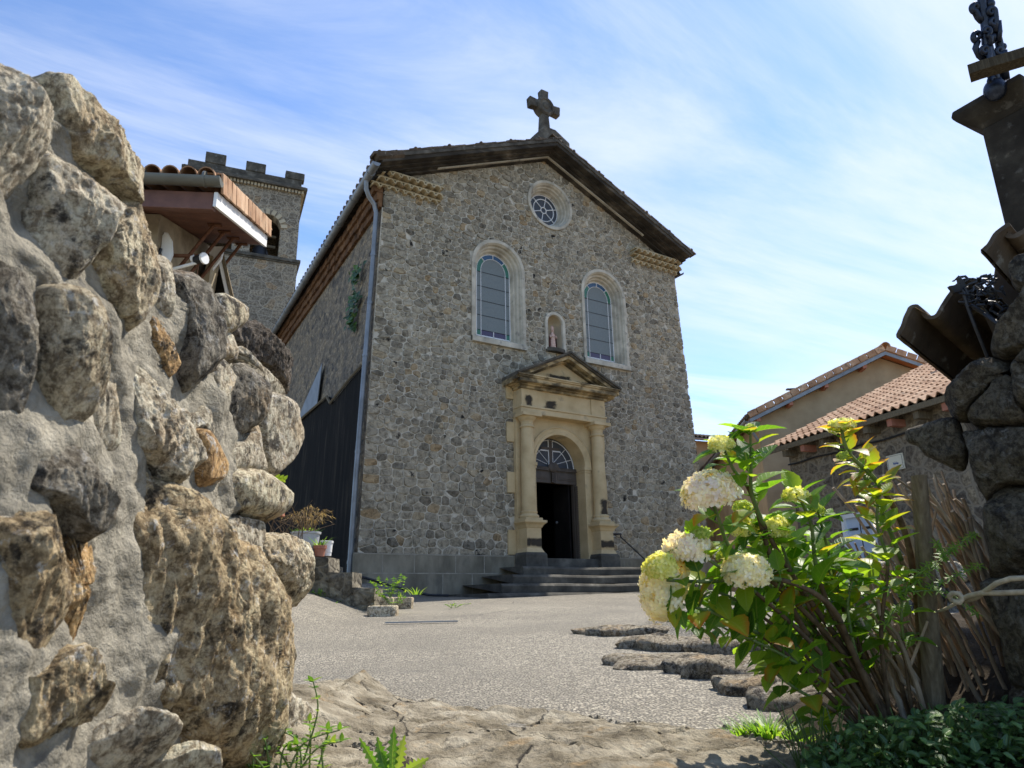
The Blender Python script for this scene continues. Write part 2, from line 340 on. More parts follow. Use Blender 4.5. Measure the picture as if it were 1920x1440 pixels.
def rockmat(name, stops, dark=(.05, .045, .04), lich=(.74, .71, .64), sc=1., och=(.56, .36, .16), ochamt=.35):
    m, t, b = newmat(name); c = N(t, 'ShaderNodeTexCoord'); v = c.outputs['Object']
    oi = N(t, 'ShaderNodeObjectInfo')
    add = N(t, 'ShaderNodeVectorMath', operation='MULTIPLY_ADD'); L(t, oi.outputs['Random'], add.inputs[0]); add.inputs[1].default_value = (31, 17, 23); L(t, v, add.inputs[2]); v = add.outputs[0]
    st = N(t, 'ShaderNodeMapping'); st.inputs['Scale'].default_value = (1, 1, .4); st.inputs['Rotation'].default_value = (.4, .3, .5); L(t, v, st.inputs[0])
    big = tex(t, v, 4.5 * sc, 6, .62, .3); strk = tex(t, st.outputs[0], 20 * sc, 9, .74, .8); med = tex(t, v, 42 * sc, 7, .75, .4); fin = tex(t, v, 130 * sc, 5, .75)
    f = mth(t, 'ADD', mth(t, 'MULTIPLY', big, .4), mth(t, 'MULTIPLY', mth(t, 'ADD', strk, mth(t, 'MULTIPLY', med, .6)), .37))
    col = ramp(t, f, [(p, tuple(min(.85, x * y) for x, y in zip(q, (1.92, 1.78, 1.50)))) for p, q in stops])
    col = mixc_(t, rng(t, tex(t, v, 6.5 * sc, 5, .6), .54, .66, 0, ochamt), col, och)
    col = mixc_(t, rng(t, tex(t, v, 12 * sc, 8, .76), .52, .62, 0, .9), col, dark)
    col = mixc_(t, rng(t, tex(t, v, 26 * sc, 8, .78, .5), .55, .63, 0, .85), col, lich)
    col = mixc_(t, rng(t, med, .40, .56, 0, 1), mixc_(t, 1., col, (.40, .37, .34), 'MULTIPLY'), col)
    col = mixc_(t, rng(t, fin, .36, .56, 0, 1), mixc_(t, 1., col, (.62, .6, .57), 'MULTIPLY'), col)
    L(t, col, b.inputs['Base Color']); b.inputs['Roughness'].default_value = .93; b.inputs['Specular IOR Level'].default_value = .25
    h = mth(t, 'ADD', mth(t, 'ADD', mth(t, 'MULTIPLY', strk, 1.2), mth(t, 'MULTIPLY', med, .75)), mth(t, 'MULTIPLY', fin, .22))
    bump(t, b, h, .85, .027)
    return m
M['rock_grey'] = rockmat('grey_granite', [(.3, (.20, .19, .17)), (.5, (.36, .34, .30)), (.7, (.52, .50, .45))])
M['rock_tan'] = rockmat('tan_granite', [(.3, (.20, .175, .135)), (.5, (.37, .335, .27)), (.7, (.53, .50, .42))], ochamt=.4)
M['rock_dark'] = rockmat('dark_granite', [(.3, (.075, .072, .068)), (.5, (.15, .145, .135)), (.7, (.29, .28, .26))], lich=(.42, .41, .38))
M['rock_lava'] = rockmat('black_scoria', [(.3, (.035, .03, .028)), (.5, (.085, .075, .07)), (.7, (.16, .145, .135))], lich=(.22, .21, .20), ochamt=.1, sc=1.6)
M['rock_ochre'] = rockmat('ochre_granite', [(.3, (.20, .125, .065)), (.5, (.38, .26, .14)), (.7, (.52, .42, .29))], ochamt=.7)
M['mortar'] = rockmat('grey_mortar', [(.3, (.30, .295, .28)), (.5, (.44, .43, .405)), (.7, (.56, .55, .52))], dark=(.16, .155, .145), ochamt=.08)
M['shade_stone'] = rockmat('shade_toned_stone', [(.3, (.045, .041, .034)), (.5, (.08, .074, .062)), (.7, (.13, .12, .10))], lich=(.24, .23, .20), ochamt=.12, och=(.20, .13, .06))  # pillar rock coloured dark, its shade put into the stops

def asphalt():
    m, t, b = newmat('worn_asphalt'); c = N(t, 'ShaderNodeTexCoord'); v = c.outputs['Object']
    vo = N(t, 'ShaderNodeTexVoronoi', feature='F1'); vo.inputs['Scale'].default_value = 78; L(t, v, vo.inputs['Vector'])
    sp = N(t, 'ShaderNodeSeparateColor'); L(t, vo.outputs['Color'], sp.inputs[0])
    col = ramp(t, sp.outputs[0], [(0, (.12, .104, .077)), (.35, (.28, .248, .188)), (.7, (.37, .33, .25)), (1, (.52, .468, .36))])
    gap = rng(t, vo.outputs['Distance'], .35, .75); col = mixc_(t, mth(t, 'MULTIPLY', gap, .8), col, (.075, .068, .056))
    col = mixc_(t, rng(t, tex(t, v, .8, 5, .6), .40, .62, 0, .55), col, (.165, .148, .115))
    col = mixc_(t, rng(t, tex(t, v, .33, 6, .62, 1.), .52, .66, 0, .3), col, (.37, .33, .25))
    col = mixc_(t, rng(t, tex(t, v, 3.3, 6, .7), .57, .72, 0, .45), col, (.10, .095, .085))
    L(t, col, b.inputs['Base Color']); b.inputs['Roughness'].default_value = .9
    bump(t, b, mth(t, 'SUBTRACT', mth(t, 'MULTIPLY', sp.outputs[1], .5), gap), .9, .007); bump(t, b, tex(t, v, 5, 5), .4, .02)
    return m
M['asphalt'] = asphalt()
def cracks(mt, sc, col, w=.02):
    t = mt.node_tree; b = t.nodes['Principled BSDF']; v = vmap(t, (1, 1, 1)); nz = N(t, 'ShaderNodeTexNoise'); nz.inputs['Scale'].default_value = sc * 1.2; nz.inputs['Detail'].default_value = 6; L(t, v, nz.inputs[0])
    q = N(t, 'ShaderNodeVectorMath', operation='MULTIPLY_ADD'); L(t, nz.outputs[1], q.inputs[0]); q.inputs[1].default_value = (.5, .5, .5); L(t, v, q.inputs[2])
    vo = N(t, 'ShaderNodeTexVoronoi', feature='DISTANCE_TO_EDGE'); vo.inputs['Scale'].default_value = sc; L(t, q.outputs[0], vo.inputs['Vector'])
    k = mth(t, 'MULTIPLY', rng(t, vo.outputs['Distance'], w, 0), rng(t, tex(t, v, sc * .8, 3), .48, .6)); prev = b.inputs['Base Color'].links[0].from_socket; L(t, mixc_(t, k, prev, col), b.inputs['Base Color']); bump(t, b, mth(t, 'MULTIPLY', k, -1), .8, .02)
M['bedrock'] = plain('worn_bedrock', [(.28, (.06, .05, .037)), (.42, (.165, .147, .115)), (.58, (.29, .268, .225)), (.75, (.42, .40, .35))], 8, .92, 1.0, .02, bscale=44, spots=(7, .55, (.30, .20, .095)))
cracks(M['bedrock'], 1.5, (.05, .043, .034), .012)

def leafmat(name, stops, orange=0.0, trans=.45, rough=.42, veins=True):
    m, t, b = newmat(name); at = N(t, 'ShaderNodeAttribute', attribute_name='lc'); s = N(t, 'ShaderNodeSeparateXYZ'); L(t, at.outputs['Vector'], s.inputs[0])
    u, v, q = s.outputs
    col = ramp(t, q, stops)
    av = mth(t, 'ABSOLUTE', v)
    if veins:
        w = mth(t, 'FRACT', mth(t, 'MULTIPLY', mth(t, 'SUBTRACT', u, mth(t, 'MULTIPLY', av, .22)), 7))
        vein = rng(t, mth(t, 'ABSOLUTE', mth(t, 'SUBTRACT', w, .5)), .40, .5)
        mid = rng(t, av, .10, .03)
        k = mth(t, 'MAXIMUM', mth(t, 'MULTIPLY', vein, .5), mid)
        col = mixc_(t, mth(t, 'MULTIPLY', k, .45), col, (.34, .42, .10))
        bump(t, b, k, .35, .003)
    if orange:
        e = mth(t, 'MULTIPLY', rng(t, mth(t, 'ADD', mth(t, 'MULTIPLY', av, .6), mth(t, 'MULTIPLY', u, .55)), .35, 1.0), rng(t, q, 1 - orange, 1.0))
        col = mixc_(t, e, col, (.42, .15, .025))
    L(t, col, b.inputs['Base Color']); b.inputs['Roughness'].default_value = rough
    tr = N(t, 'ShaderNodeBsdfTranslucent'); L(t, mixc_(t, 1., col, (1.9, 1.75, .8), 'MULTIPLY'), tr.inputs[0])
    mxs = N(t, 'ShaderNodeMixShader'); mxs.inputs[0].default_value = trans
    L(t, b.outputs[0], mxs.inputs[1]); L(t, tr.outputs[0], mxs.inputs[2]); L(t, mxs.outputs[0], t.nodes['Material Output'].inputs[0])
    return m
M['hleaf'] = leafmat('hydrangea_leaf', [(0, (.04, .115, .012)), (.35, (.10, .225, .02)), (.7, (.19, .33, .025)), (1, (.28, .36, .03))], .17, .64)
M['weedleaf'] = leafmat('fresh_weed_leaf', [(0, (.06, .16, .02)), (.6, (.13, .27, .03)), (1, (.24, .34, .05))], 0, .5)
M['coverleaf'] = leafmat('dark_cover_leaf', [(0, (.018, .05, .015)), (.6, (.045, .11, .03)), (1, (.10, .19, .045))], 0, .25, .35)
M['dryleaf'] = leafmat('straw_grass', [(0, (.20, .14, .07)), (.6, (.34, .25, .13)), (1, (.46, .36, .2))], 0, .35, .7, False)
M['pet_white'] = leafmat('white_petal', [(0, (.72, .64, .60)), (.5, (.82, .77, .70)), (1, (.86, .83, .74))], 0, .35, .6, False)
M['pet_cream'] = leafmat('cream_petal', [(0, (.74, .70, .55)), (.5, (.82, .79, .66)), (1, (.84, .80, .56))], 0, .35, .6, False)
M['pet_yellow'] = leafmat('yellow_petal', [(0, (.52, .56, .12)), (.5, (.70, .70, .24)), (1, (.80, .78, .42))], 0, .35, .6, False)
M['pet_green'] = leafmat('green_bud', [(0, (.24, .36, .05)), (.5, (.38, .48, .09)), (1, (.55, .60, .16))], 0, .35, .6, False)
M['greenstem'] = plain('green_stem', [(.3, (.08, .13, .03)), (.7, (.15, .19, .055))], 20, .6, .1, .001)
M['brownstem'] = plain('brown_stem', [(.3, (.06, .04, .025)), (.7, (.16, .115, .075))], 30, .85, .4, .002)
M['cane'] = plain('dry_cane', [(.25, (.13, .09, .055)), (.5, (.30, .23, .155)), (.75, (.52, .44, .34))], 14, .8, .4, .002, stretch=(1, 1, .3))
M['stain'] = plain('soot_stained_stone', [(.3, (.04, .035, .03)), (.55, (.075, .065, .052)), (.8, (.16, .13, .09))], 7, .95, .3, .004)
M['ashlarold'] = plain('stained_golden_ashlar', [(.36, (.07, .06, .045)), (.48, (.20, .16, .10)), (.56, (.46, .37, .23)), (.75, (.56, .46, .30))], 2.4, .9, .3, .005, stretch=(1, 1, 1.8))
M['darkwood'] = plain('dark_weathered_wood', [(.25, (.03, .024, .017)), (.5, (.06, .05, .036)), (.75, (.11, .095, .07))], 14, .95, .7, .006, stretch=(5, 5, .35))
def softstain():
    m, t, b = newmat('soft_soot'); at = N(t, 'ShaderNodeAttribute', attribute_name='lc'); s = N(t, 'ShaderNodeSeparateXYZ'); L(t, at.outputs['Vector'], s.inputs[0])
    v = vmap(t); k = mth(t, 'ADD', mth(t, 'MULTIPLY', s.outputs[0], .62), mth(t, 'MULTIPLY', tex(t, v, 4.5, 6, .62, .5), .75))
    b.inputs['Base Color'].default_value = (.055, .047, .037, 1); b.inputs['Roughness'].default_value = .95; b.inputs['Specular IOR Level'].default_value = .1
    L(t, rng(t, k, .66, .92, 0, .88), b.inputs['Alpha']); return m
M['softstain'] = softstain()
def facade_stone():
    m, t, b = newmat('facade_stone'); at = N(t, 'ShaderNodeAttribute', attribute_name='lc'); s = N(t, 'ShaderNodeSeparateXYZ'); L(t, at.outputs['Vector'], s.inputs[0])
    c = N(t, 'ShaderNodeTexCoord'); v = c.outputs['Object']
    of = N(t, 'ShaderNodeVectorMath', operation='MULTIPLY_ADD'); L(t, at.outputs['Vector'], of.inputs[0]); of.inputs[1].default_value = (9, 13, 7); L(t, v, of.inputs[2]); v2 = of.outputs[0]
    tone = ramp(t, s.outputs[0], [(p, wm(q)) for p, q in STN])
    med = tex(t, v2, 8, 8, .74, .6); fin = tex(t, v2, 26, 7, .75)
    tone = mixc_(t, rng(t, med, .36, .58, 0, 1), mixc_(t, 1., tone, (.42, .41, .39), 'MULTIPLY'), tone)
    tone = mixc_(t, rng(t, fin, .54, .68, 0, .8), tone, mixc_(t, 1., tone, (1.75, 1.72, 1.66), 'MULTIPLY'))
    hole = mth(t, 'MULTIPLY', rng(t, tex(t, v2, 5, 5, .62), .57, .64), rng(t, s.outputs[1], .86, .93)); tone = mixc_(t, hole, tone, (.02, .018, .016))
    damp = rng(t, tex(t, v, .5, 3, .5), .45, .62, 0, .35); tone = mixc_(t, damp, tone, mixc_(t, 1., tone, (.62, .63, .64), 'MULTIPLY'))
    L(t, tone, b.inputs['Base Color']); b.inputs['Roughness'].default_value = .93; b.inputs['Specular IOR Level'].default_value = .2
    bump(t, b, mth(t, 'ADD', med, mth(t, 'MULTIPLY', fin, .5)), .9, .03); return m
M['facade_stone'] = facade_stone()
M['facade_mortar'] = plain('facade_pointing', [(.3, (.37, .352, .315)), (.5, (.51, .485, .435)), (.7, (.61, .58, .525))], 2.2, .95, .5, .01, bscale=30, spots=(1.2, .45, (.25, .24, .22)))
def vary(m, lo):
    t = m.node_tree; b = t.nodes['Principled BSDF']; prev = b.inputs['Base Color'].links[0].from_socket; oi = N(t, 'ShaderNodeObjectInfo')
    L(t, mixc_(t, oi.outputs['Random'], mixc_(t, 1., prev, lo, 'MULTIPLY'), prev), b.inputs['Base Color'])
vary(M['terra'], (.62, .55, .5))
M['rock_gold'] = rockmat('golden_gneiss', [(.3, (.15, .118, .075)), (.5, (.31, .258, .18)), (.7, (.48, .435, .345))], ochamt=.4, dark=(.035, .03, .025))
M['kerbrock'] = rockmat('worn_kerb_stone', [(.3, (.09, .083, .07)), (.5, (.17, .158, .135)), (.7, (.26, .245, .21))], lich=(.42, .40, .36))
M['plaster'] = plain('stained_plaster', [(.3, (.15, .125, .095)), (.5, (.28, .24, .185)), (.7, (.42, .37, .29))], 2.4, .92, .4, .01, spots=(3.5, .6, (.12, .10, .08)))
cracks(M['asphalt'], .35, (.06, .055, .046), .004)
M['unlitdoor'] = plain('unlit_door_black', [(.3, (.007, .006, .006)), (.7, (.018, .015, .013))], 3, .8, .3, .003)  # door leaf coloured near black to stand for the unlit interior
# ================================================================ ground
def build_ground():
    Ds = [-12, -6, -3, -1, 0] + [0.4 * 1.035 ** i for i in range(1, 135)] + [48, 60, 80, 120, 200, 400]
    Ls = sorted({round(s * (0.035 * i + .0009 * i ** 2.35), 4) for i in range(0, 78) for s in (-1, 1)} | {-400, -200, -90, 90, 200, 400})
    rows = []
    for D in Ds:
        row = []
        for l in Ls:
            p = FH * D + RH * l; row.append((p.x, p.y, gz(p.x, p.y)))
        rows.append(row)
    mb = MB().grid(rows)
    o = obj('ground', mb, M['asphalt'], smooth=True); tag(o, kind='structure')
build_ground()

def fbm(p, s, o=4): return noise.fractal(Vector(p) * s, 1.0, 2.0, o)
def build_outcrop():
    # bare bedrock breaking through the asphalt in front of the camera
    edge = [(470, 1330), (575, 1338), (655, 1318), (640, 1300), (665, 1291), (760, 1318), (900, 1337), (1010, 1342), (1120, 1352), (1230, 1366), (1330, 1385), (1420, 1412), (1500, 1436)]
    E = [ground(x, y) for x, y in edge]; ed = [(e.x * RH.x + e.y * RH.y, e.x * FH.x + e.y * FH.y) for e in E]
    xs = [a for a, b in ed]; ys = [b for a, b in ed]
    rows = []
    nL, nD = 260, 190
    for i in range(nD):
        row = []
        for j in range(nL):
            l = -1.25 + 2.5 * j / (nL - 1)
            d1 = float(np.interp(l, xs, ys)) + .035 * noise.noise(Vector((l * 9, 3, 1))) + .012 * noise.noise(Vector((l * 40, 3, 1)))
            D = 1.0 + (d1 - 1.0) * i / (nD - 1)
            p = FH * D + RH * l
            t = sm((d1 - D) / .03)
            q = Vector((l * 1.0, D * 1.0, 0))
            rid = 1 - abs(noise.noise(Vector((l * 2.2 + D * 1.3, D * 2.6 - l, 4))))
            h = .006 + .035 * (rid - .6) + .020 * fbm(q, 2.4, 5) + .012 * max(0, fbm(q + Vector((7, 3, 0)), 9, 4)) + .006 * fbm(q, 26, 4) + .010 * abs(fbm(q + Vector((3, 9, 0)), 7, 4))
            st = abs(noise.noise(Vector((l * 1.7 + 4, D * 4.5, 9)))); h -= .022 * (1 - sm(st / .04)); s2_ = abs(noise.noise(Vector((l * 3.1 - D * 2, D * 2.2 + l * .6, 2)))); h -= .012 * (1 - sm(s2_ / .025))
            h += .09 * sm((-.48 - l) / .3) + .045 * math.exp(-((l + .18) ** 2 + (D - 1.62) ** 2) / .012)
            row.append((p.x, p.y, gz(p.x, p.y) - .012 + t * (h + .022)))
        rows.append(row)
    o = obj('bedrock_ground', MB().grid(rows), M['bedrock'], smooth=True); tag(o, kind='structure')
build_outcrop()
def build_crack():
    mb = MB()
    edge = [(575, 1338), (655, 1318), (640, 1299), (665, 1290), (760, 1317), (900, 1336), (1010, 1341), (1120, 1351), (1230, 1365), (1330, 1384), (1420, 1411), (1480, 1432)]
    P = [ground(x, y) for x, y in edge]
    for a, b in zip(P[:-1], P[1:]):
        n = max(2, int((b - a).length / .012))
        for k in range(n):
            p = a.lerp(b, k / n) + FH * rnd.gauss(.012, .016) + RH * rnd.gauss(0, .01); s = rnd.uniform(.004, .013)
            mb.box((p.x, p.y, gz(p.x, p.y) + s * .35), (s * 1.6, s * 1.3, s), Matrix.Rotation(rnd.uniform(0, 3), 3, 'Z'), .6, s * .3)
    for k in range(420):
        q = ground(rnd.gauss(1400, 70), rnd.gauss(1408, 14)); s = rnd.uniform(.004, .014)
        mb.box((q.x, q.y, q.z + s * .4), (s * 1.6, s * 1.3, s), Matrix.Rotation(rnd.uniform(0, 3), 3, 'Z'), .6, s * .3)
    o = obj('gravel', mb, M['darkgravel']); tag(o, kind='stuff')
M['darkgravel'] = plain('loose_gravel', [(.35, (.06, .056, .05)), (.5, (.17, .16, .14)), (.7, (.36, .34, .30))], 30, .95, .3, .002)
build_crack()

def build_soil():  # soil mound added, coloured dark for the shade behind the canes
    rows = []
    for i in range(60):
        D = 1.2 + 2.6 * i / 59; row = []
        for j in range(60):
            l = .62 + 1.9 * j / 59; p = FH * D + RH * l
            e = sm((l - .66 - .10 * noise.noise(Vector((D * 2, 1, 1))) - max(0, D - 2.0) * .25) / .25) * sm((3.7 - D) / .5)
            row.append((p.x, p.y, gz(p.x, p.y) - .02 + e * (.05 + .10 * sm((l - .9) / .8) + .03 * noise.noise(Vector((l * 6, D * 6, 0))) + .012 * noise.noise(Vector((l * 22, D * 22, 0))))))
        rows.append(row)
    o = obj('soil', MB().grid(rows), plain('shade_dark_soil', [(.3, (.022, .017, .012)), (.6, (.05, .04, .028)), (.8, (.10, .08, .055))], 14, .95, .8, .02), smooth=True); tag(o, kind='structure')
build_soil()

# ================================================================ church
CH = empty('church', 'grey rubble stone church with gabled front, arched windows and stone cross', 'church', (10, 14, 0))
YF = 14.0
def arch_pts(cx, hw, z0, zs, y, n=24):
    return [(cx - hw, y, z0)] + [(cx - hw * math.cos(math.pi * i / n), y, zs + hw * math.sin(math.pi * i / n)) for i in range(n + 1)] + [(cx + hw, y, z0)]
def arch_sweep(mb, cx, z0, zs, prof, n=28):
    rows = [arch_pts(cx, r, z0, zs, y, n) for r, y in prof]; return mb.grid(rows)
def ring_sweep(mb, cx, cz, prof, n=48):
    rows = [[(cx + r * math.cos(2 * math.pi * k / n), y, cz + r * math.sin(2 * math.pi * k / n)) for k in range(n)] for r, y in prof]
    return mb.grid(rows, closed=True)
WIN = [(8.42,), (11.80,)]
OC = (10.09, 10.30); NI = (10.10, 6.12, 6.82)
DC = 10.05
fo = [(5.02, YF, -.5), (15.12, YF, -.5), (15.0, YF, 2.0), (14.82, YF, 4.4), (14.62, YF, 9.7), (9.95, YF, 11.95), (5.30, YF, 9.7)]
holes = [arch_pts(c[0], .70, 6.0, 8.0, YF) for c in WIN]
holes.append([(OC[0] + .66 * math.cos(2 * math.pi * k / 40), YF, OC[1] + .66 * math.sin(2 * math.pi * k / 40)) for k in range(40)])
holes.append(arch_pts(NI[0], .24, NI[1], NI[2], YF))
holes.append(arch_pts(DC, .86, .3, 3.1, YF))
mb = MB().sheet(fo, holes); fw_ = obj('front_wall', mb, M['facade_mortar'], CH)
from mathutils.geometry import delaunay_2d_cdt
def stonework():
    rs = random.Random(12); AN = 1.32
    sites = []; mirror = []; z = .70; row = 0
    def hx(z): return (5.02 + .28 * max(0, z) / 9.4, 15.12 - .12 * min(1, max(0, z) / 2) - .38 * max(0, min(1, (z - 2) / 7.6)))
    while z < 12.2:
        h = rs.uniform(.105, .195) * (1.15 if z < 2.2 or z > 9.6 else 1); x0, x1 = hx(z); x = x0 + rs.uniform(.10, .14); rowx = []
        while x < x1 - .05:
            w = h * rs.choice((.85, 1.05, 1.2, 1.4, 1.6, 1.9, 2.3)) * rs.uniform(.9, 1.15) if rowx else h * rs.uniform(1.5, 2.7)
            sites.append(((x + w * .5 - .1) / AN, z + h * .5 + rs.gauss(0, h * .13))); rowx.append(sites[-1]); x += w
        rowx = [q for q in rowx if x0 < q[0] * AN < x1]
        if rowx:
            mirror += [((2 * x0 - rowx[0][0] * AN) / AN, rowx[0][1]), ((2 * x1 - rowx[-1][0] * AN) / AN, rowx[-1][1])]
        z += h; row += 1
    n = len(sites)
    far = [(-30, -30), (60, -30), (60, 60), (-30, 60)]
    V, E_, F_, *_r = delaunay_2d_cdt([Vector(p) for p in sites + mirror + far], [], [], 0, 1e-6)
    cells = {}
    for f in F_:
        a, b, c = (V[i] for i in f); d = 2 * (a.x * (b.y - c.y) + b.x * (c.y - a.y) + c.x * (a.y - b.y))
        if abs(d) < 1e-9: continue
        A, B, C = a.length_squared, b.length_squared, c.length_squared
        q = ((A * (b.y - c.y) + B * (c.y - a.y) + C * (a.y - b.y)) / d, (A * (c.x - b.x) + B * (a.x - c.x) + C * (b.x - a.x)) / d)
        for i in f: cells.setdefault(i, []).append(q)
    def inside(u, z, g=0):
        for (cx,) in WIN:
            if abs(u - cx) < .71 and 5.95 < z < 7.99: return True
            if z >= 7.99 and math.hypot(u - cx, z - 7.99) < .71: return True
        if math.hypot(u - OC[0], z - OC[1]) < .67: return True
        if abs(u - NI[0]) < .25 and NI[1] - .1 < z < NI[2]: return True
        if math.hypot(u - NI[0], z - NI[2]) < .25: return True
        if abs(u - DC) < 1.2 and z < 4.85: return True
        return z > 11.92 - abs(u - 9.95) * .448 - .12 or z < .86
    mb = MB()
    for i in range(n):
        pts = cells.get(i)
        if not pts or not hx(V[i].y)[0] < V[i].x * AN < hx(V[i].y)[1]: continue
        cx, cz = V[i].x * AN, V[i].y
        P = [(p[0] * AN, p[1]) for p in pts]
        if max(abs(p[0] - cx) + abs(p[1] - cz) for p in P) > 1.6: continue
        P = [(max(hx(p[1])[0] + .003, min(hx(p[1])[1] - .003, p[0])), max(.80, min(12.3, p[1]))) for p in P]
        mx_, mz_ = sum(p[0] for p in P) / len(P), sum(p[1] for p in P) / len(P)
        P.sort(key=lambda p: math.atan2(p[1] - mz_, p[0] - mx_))
        if any(inside(*p) for p in P + [(mx_, mz_)]):
            if inside(mx_, mz_): continue
            Q = []
            for p in P:
                for _ in range(9):
                    if not inside(*p): break
                    p = (p[0] * .85 + mx_ * .15, p[1] * .85 + mz_ * .15)
                Q.append(p)
            P = Q
        g = rs.uniform(.005, .012)
        P = [(p[0] + (mx_ - p[0]) * min(.5, g * 1.25 / (math.hypot(p[0] - mx_, p[1] - mz_) + 1e-5)), p[1] + (mz_ - p[1]) * min(.5, g * 1.25 / (math.hypot(p[0] - mx_, p[1] - mz_) + 1e-5))) for p in P]
        for kq in (.15,):                                    # knock the corners off
            Q = []
            for a, b in zip(P, P[1:] + P[:1]):
                Q += [(a[0] * (1 - kq) + b[0] * kq, a[1] * (1 - kq) + b[1] * kq), (a[0] * kq + b[0] * (1 - kq), a[1] * kq + b[1] * (1 - kq))]
            P = Q
        h = rs.uniform(.008, .022); t0, t1, t2 = rs.random(), rs.random(), rs.random(); rows = []
        tx_, tz_ = rs.gauss(0, .08), rs.gauss(0, .08)
        for k, hh in ((1.0, -.004), (.985, h * .62), (.93, h * .95), (.6, h), (.25, h)):
            rows.append([(mx_ + (p[0] - mx_) * k, YF - hh - (k < .98) * (tx_ * (p[0] - mx_) * k + tz_ * (p[1] - mz_) * k) - (k < .95) * .012 * noise.noise(Vector((p[0] * k * 9 + mx_ * 5, p[1] * k * 9 + mz_ * 5, i))), mz_ + (p[1] - mz_) * k) for p in P])
        b = len(mb.v); m = len(P); mb.grid(rows, closed=True); mb.a[b:] = [(t0, t1, t2)] * (len(mb.v) - b); mb.f.append(tuple(b + 4 * m + q for q in range(m)))
    mb.has = True
    o = obj('stonework', mb, M['facade_stone'], fw_, smooth=R(60)); return o
stonework()
# flank walls: left one battered, leaning back; right one
def leftx(y, z): return 5.02 + .28 * max(0, z) / 9.4 + (y - 14) * math.tan(R(3.0))
rows = [[(leftx(y, z), y, z) for y in [14 + 12 * i / 40 for i in range(41)]] for z in [-.5, 1, 3, 5, 7, 9.75]]
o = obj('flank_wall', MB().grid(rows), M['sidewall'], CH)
rows = [[(x, y, z) for y in (14, 26)] for x, z in ((15.12, -.5), (14.82, 4.4), (14.62, 9.7))]
obj('flank_wall', MB().grid(rows), M['facade'], CH)
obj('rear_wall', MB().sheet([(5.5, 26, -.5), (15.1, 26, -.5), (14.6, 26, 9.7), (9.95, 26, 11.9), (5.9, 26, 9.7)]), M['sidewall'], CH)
# roof slabs
APX = (9.95, 11.98); SL = .448
mb = MB()
for s in (-1, 1):
    xe = 4.90 if s < 0 else 14.80
    ze = APX[1] - abs(xe - APX[0]) * SL
    xb = xe + (.60 if s < 0 else 0)
    P = [(APX[0], 13.33, APX[1]), (xe, 13.33, ze), (xb, 26.2, ze - (0.30 if s < 0 else 0)), (APX[0], 26.2, APX[1])]
    mb.prism(P, (0, 0, -.095))
rf = obj('roof', mb, M['darkstone'], CH)
mb = MB()
for s in (-1, 1):                                   # edge tiles along the rakes and eave
    xe = 4.92 if s < 0 else 14.78; n = 17
    for k in range(n + 1):
        u = k / n; x = xe + (APX[0] - xe) * u; z = APX[1] - abs(x - APX[0]) * SL
        mb.box((x, 13.45, z + .035), (.34, .26, .05 + .02 * (k % 3 == 0)), Matrix.Rotation(s * math.atan(SL), 3, 'Y'), .9, .012)
        if k % 3 == 0: mb.ball((x, 13.36, z + .07), .05, 5)
for k in range(46):
    y = 13.4 + k * .275; x = 4.90 + (y - 13.4) * .0525
    mb.tube([(x - .05, y, 9.66 - k * .0055), (x + .6, y, 9.94 - k * .0055)], .105, 7)
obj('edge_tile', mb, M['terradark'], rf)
# raking cornice: three stepped courses following the gable
mb = MB()
for (ya, yb, t0, t1) in ((13.36, 14.02, -.20, -.10), (13.56, 14.02, -.245, -.202), (13.70, 14.02, -.285, -.247), (13.84, 14.02, -.34, -.287)):
    for s in (-1, 1):
        xe = 5.0 if s < 0 else 14.72
        za = APX[1]; ze = APX[1] - abs(xe - APX[0]) * SL
        P = [(APX[0], ya, za + t0), (APX[0], ya, za + t1), (xe, ya, ze + t1), (xe, ya, ze + t0)]
        mb.prism(P, (0, yb - ya, 0))
obj('raking_cornice', mb, M['oldcornice'], CH)
mb = MB()                                           # pale lower bead of the cornice
for s in (-1, 1):
    xe = 6.6 if s < 0 else 13.3
    ze = APX[1] - abs(xe - APX[0]) * SL
    P = [(APX[0], 13.78, APX[1] - .32), (APX[0], 13.78, APX[1] - .289), (xe, 13.78, ze - .289), (xe, 13.78, ze - .32)]
    mb.prism(P, (0, .06, 0))
obj('cornice_moulding', mb, M['lime'], CH)
def canal(mb, A, B, ra, rb, up, th=.014, n=8, half=math.pi):
    A, B, up = Vector(A), Vector(B), Vector(up).normalized(); d = (B - A).normalized(); sd = d.cross(up).normalized(); up = sd.cross(d)
    rows = []
    for P, r in ((A, ra), (B, rb)):
        o_ = [P + sd * r * math.cos(a) + up * r * math.sin(a) for a in [(math.pi - half) / 2 + half * i / n for i in range(n + 1)]]
        i_ = [P + sd * (r - th) * math.cos(a) + up * (r - th) * math.sin(a) for a in [(math.pi + half) / 2 - half * i / n for i in range(n + 1)]]
        rows.append(o_ + i_)
    k = len(mb.v); mb.grid(rows, closed=True); m = 2 * n + 2
    for e in (0, m):
        for i in range(n): mb.f.append((k + e + i, k + e + i + 1, k + e + m - 2 - i, k + e + m - 1 - i))
    return mb
for x0, x1, mt in ((5.02, 6.72, 'corbel'), (12.95, 14.72, 'corbel')):
    mb = MB()
    for row in range(3):
        n = 8
        for k in range(n):
            w = (x1 - x0) / n; x = x0 + (k + .5 + (.5 if row % 2 else 0) - .25) * w
            z = 9.27 + row * .135
            canal(mb, (x, 14.05, z), (x, 13.90 - row * .10, z), w * .5, w * .5, (0, 0, 1), .03, 8)
        mb.bb(x0 - .05, x1 + .03, 13.93 - row * .10, 14.02, 9.365 + row * .135, 9.40 + row * .135)
    obj('eaves_corbel', mb, M[mt], CH)
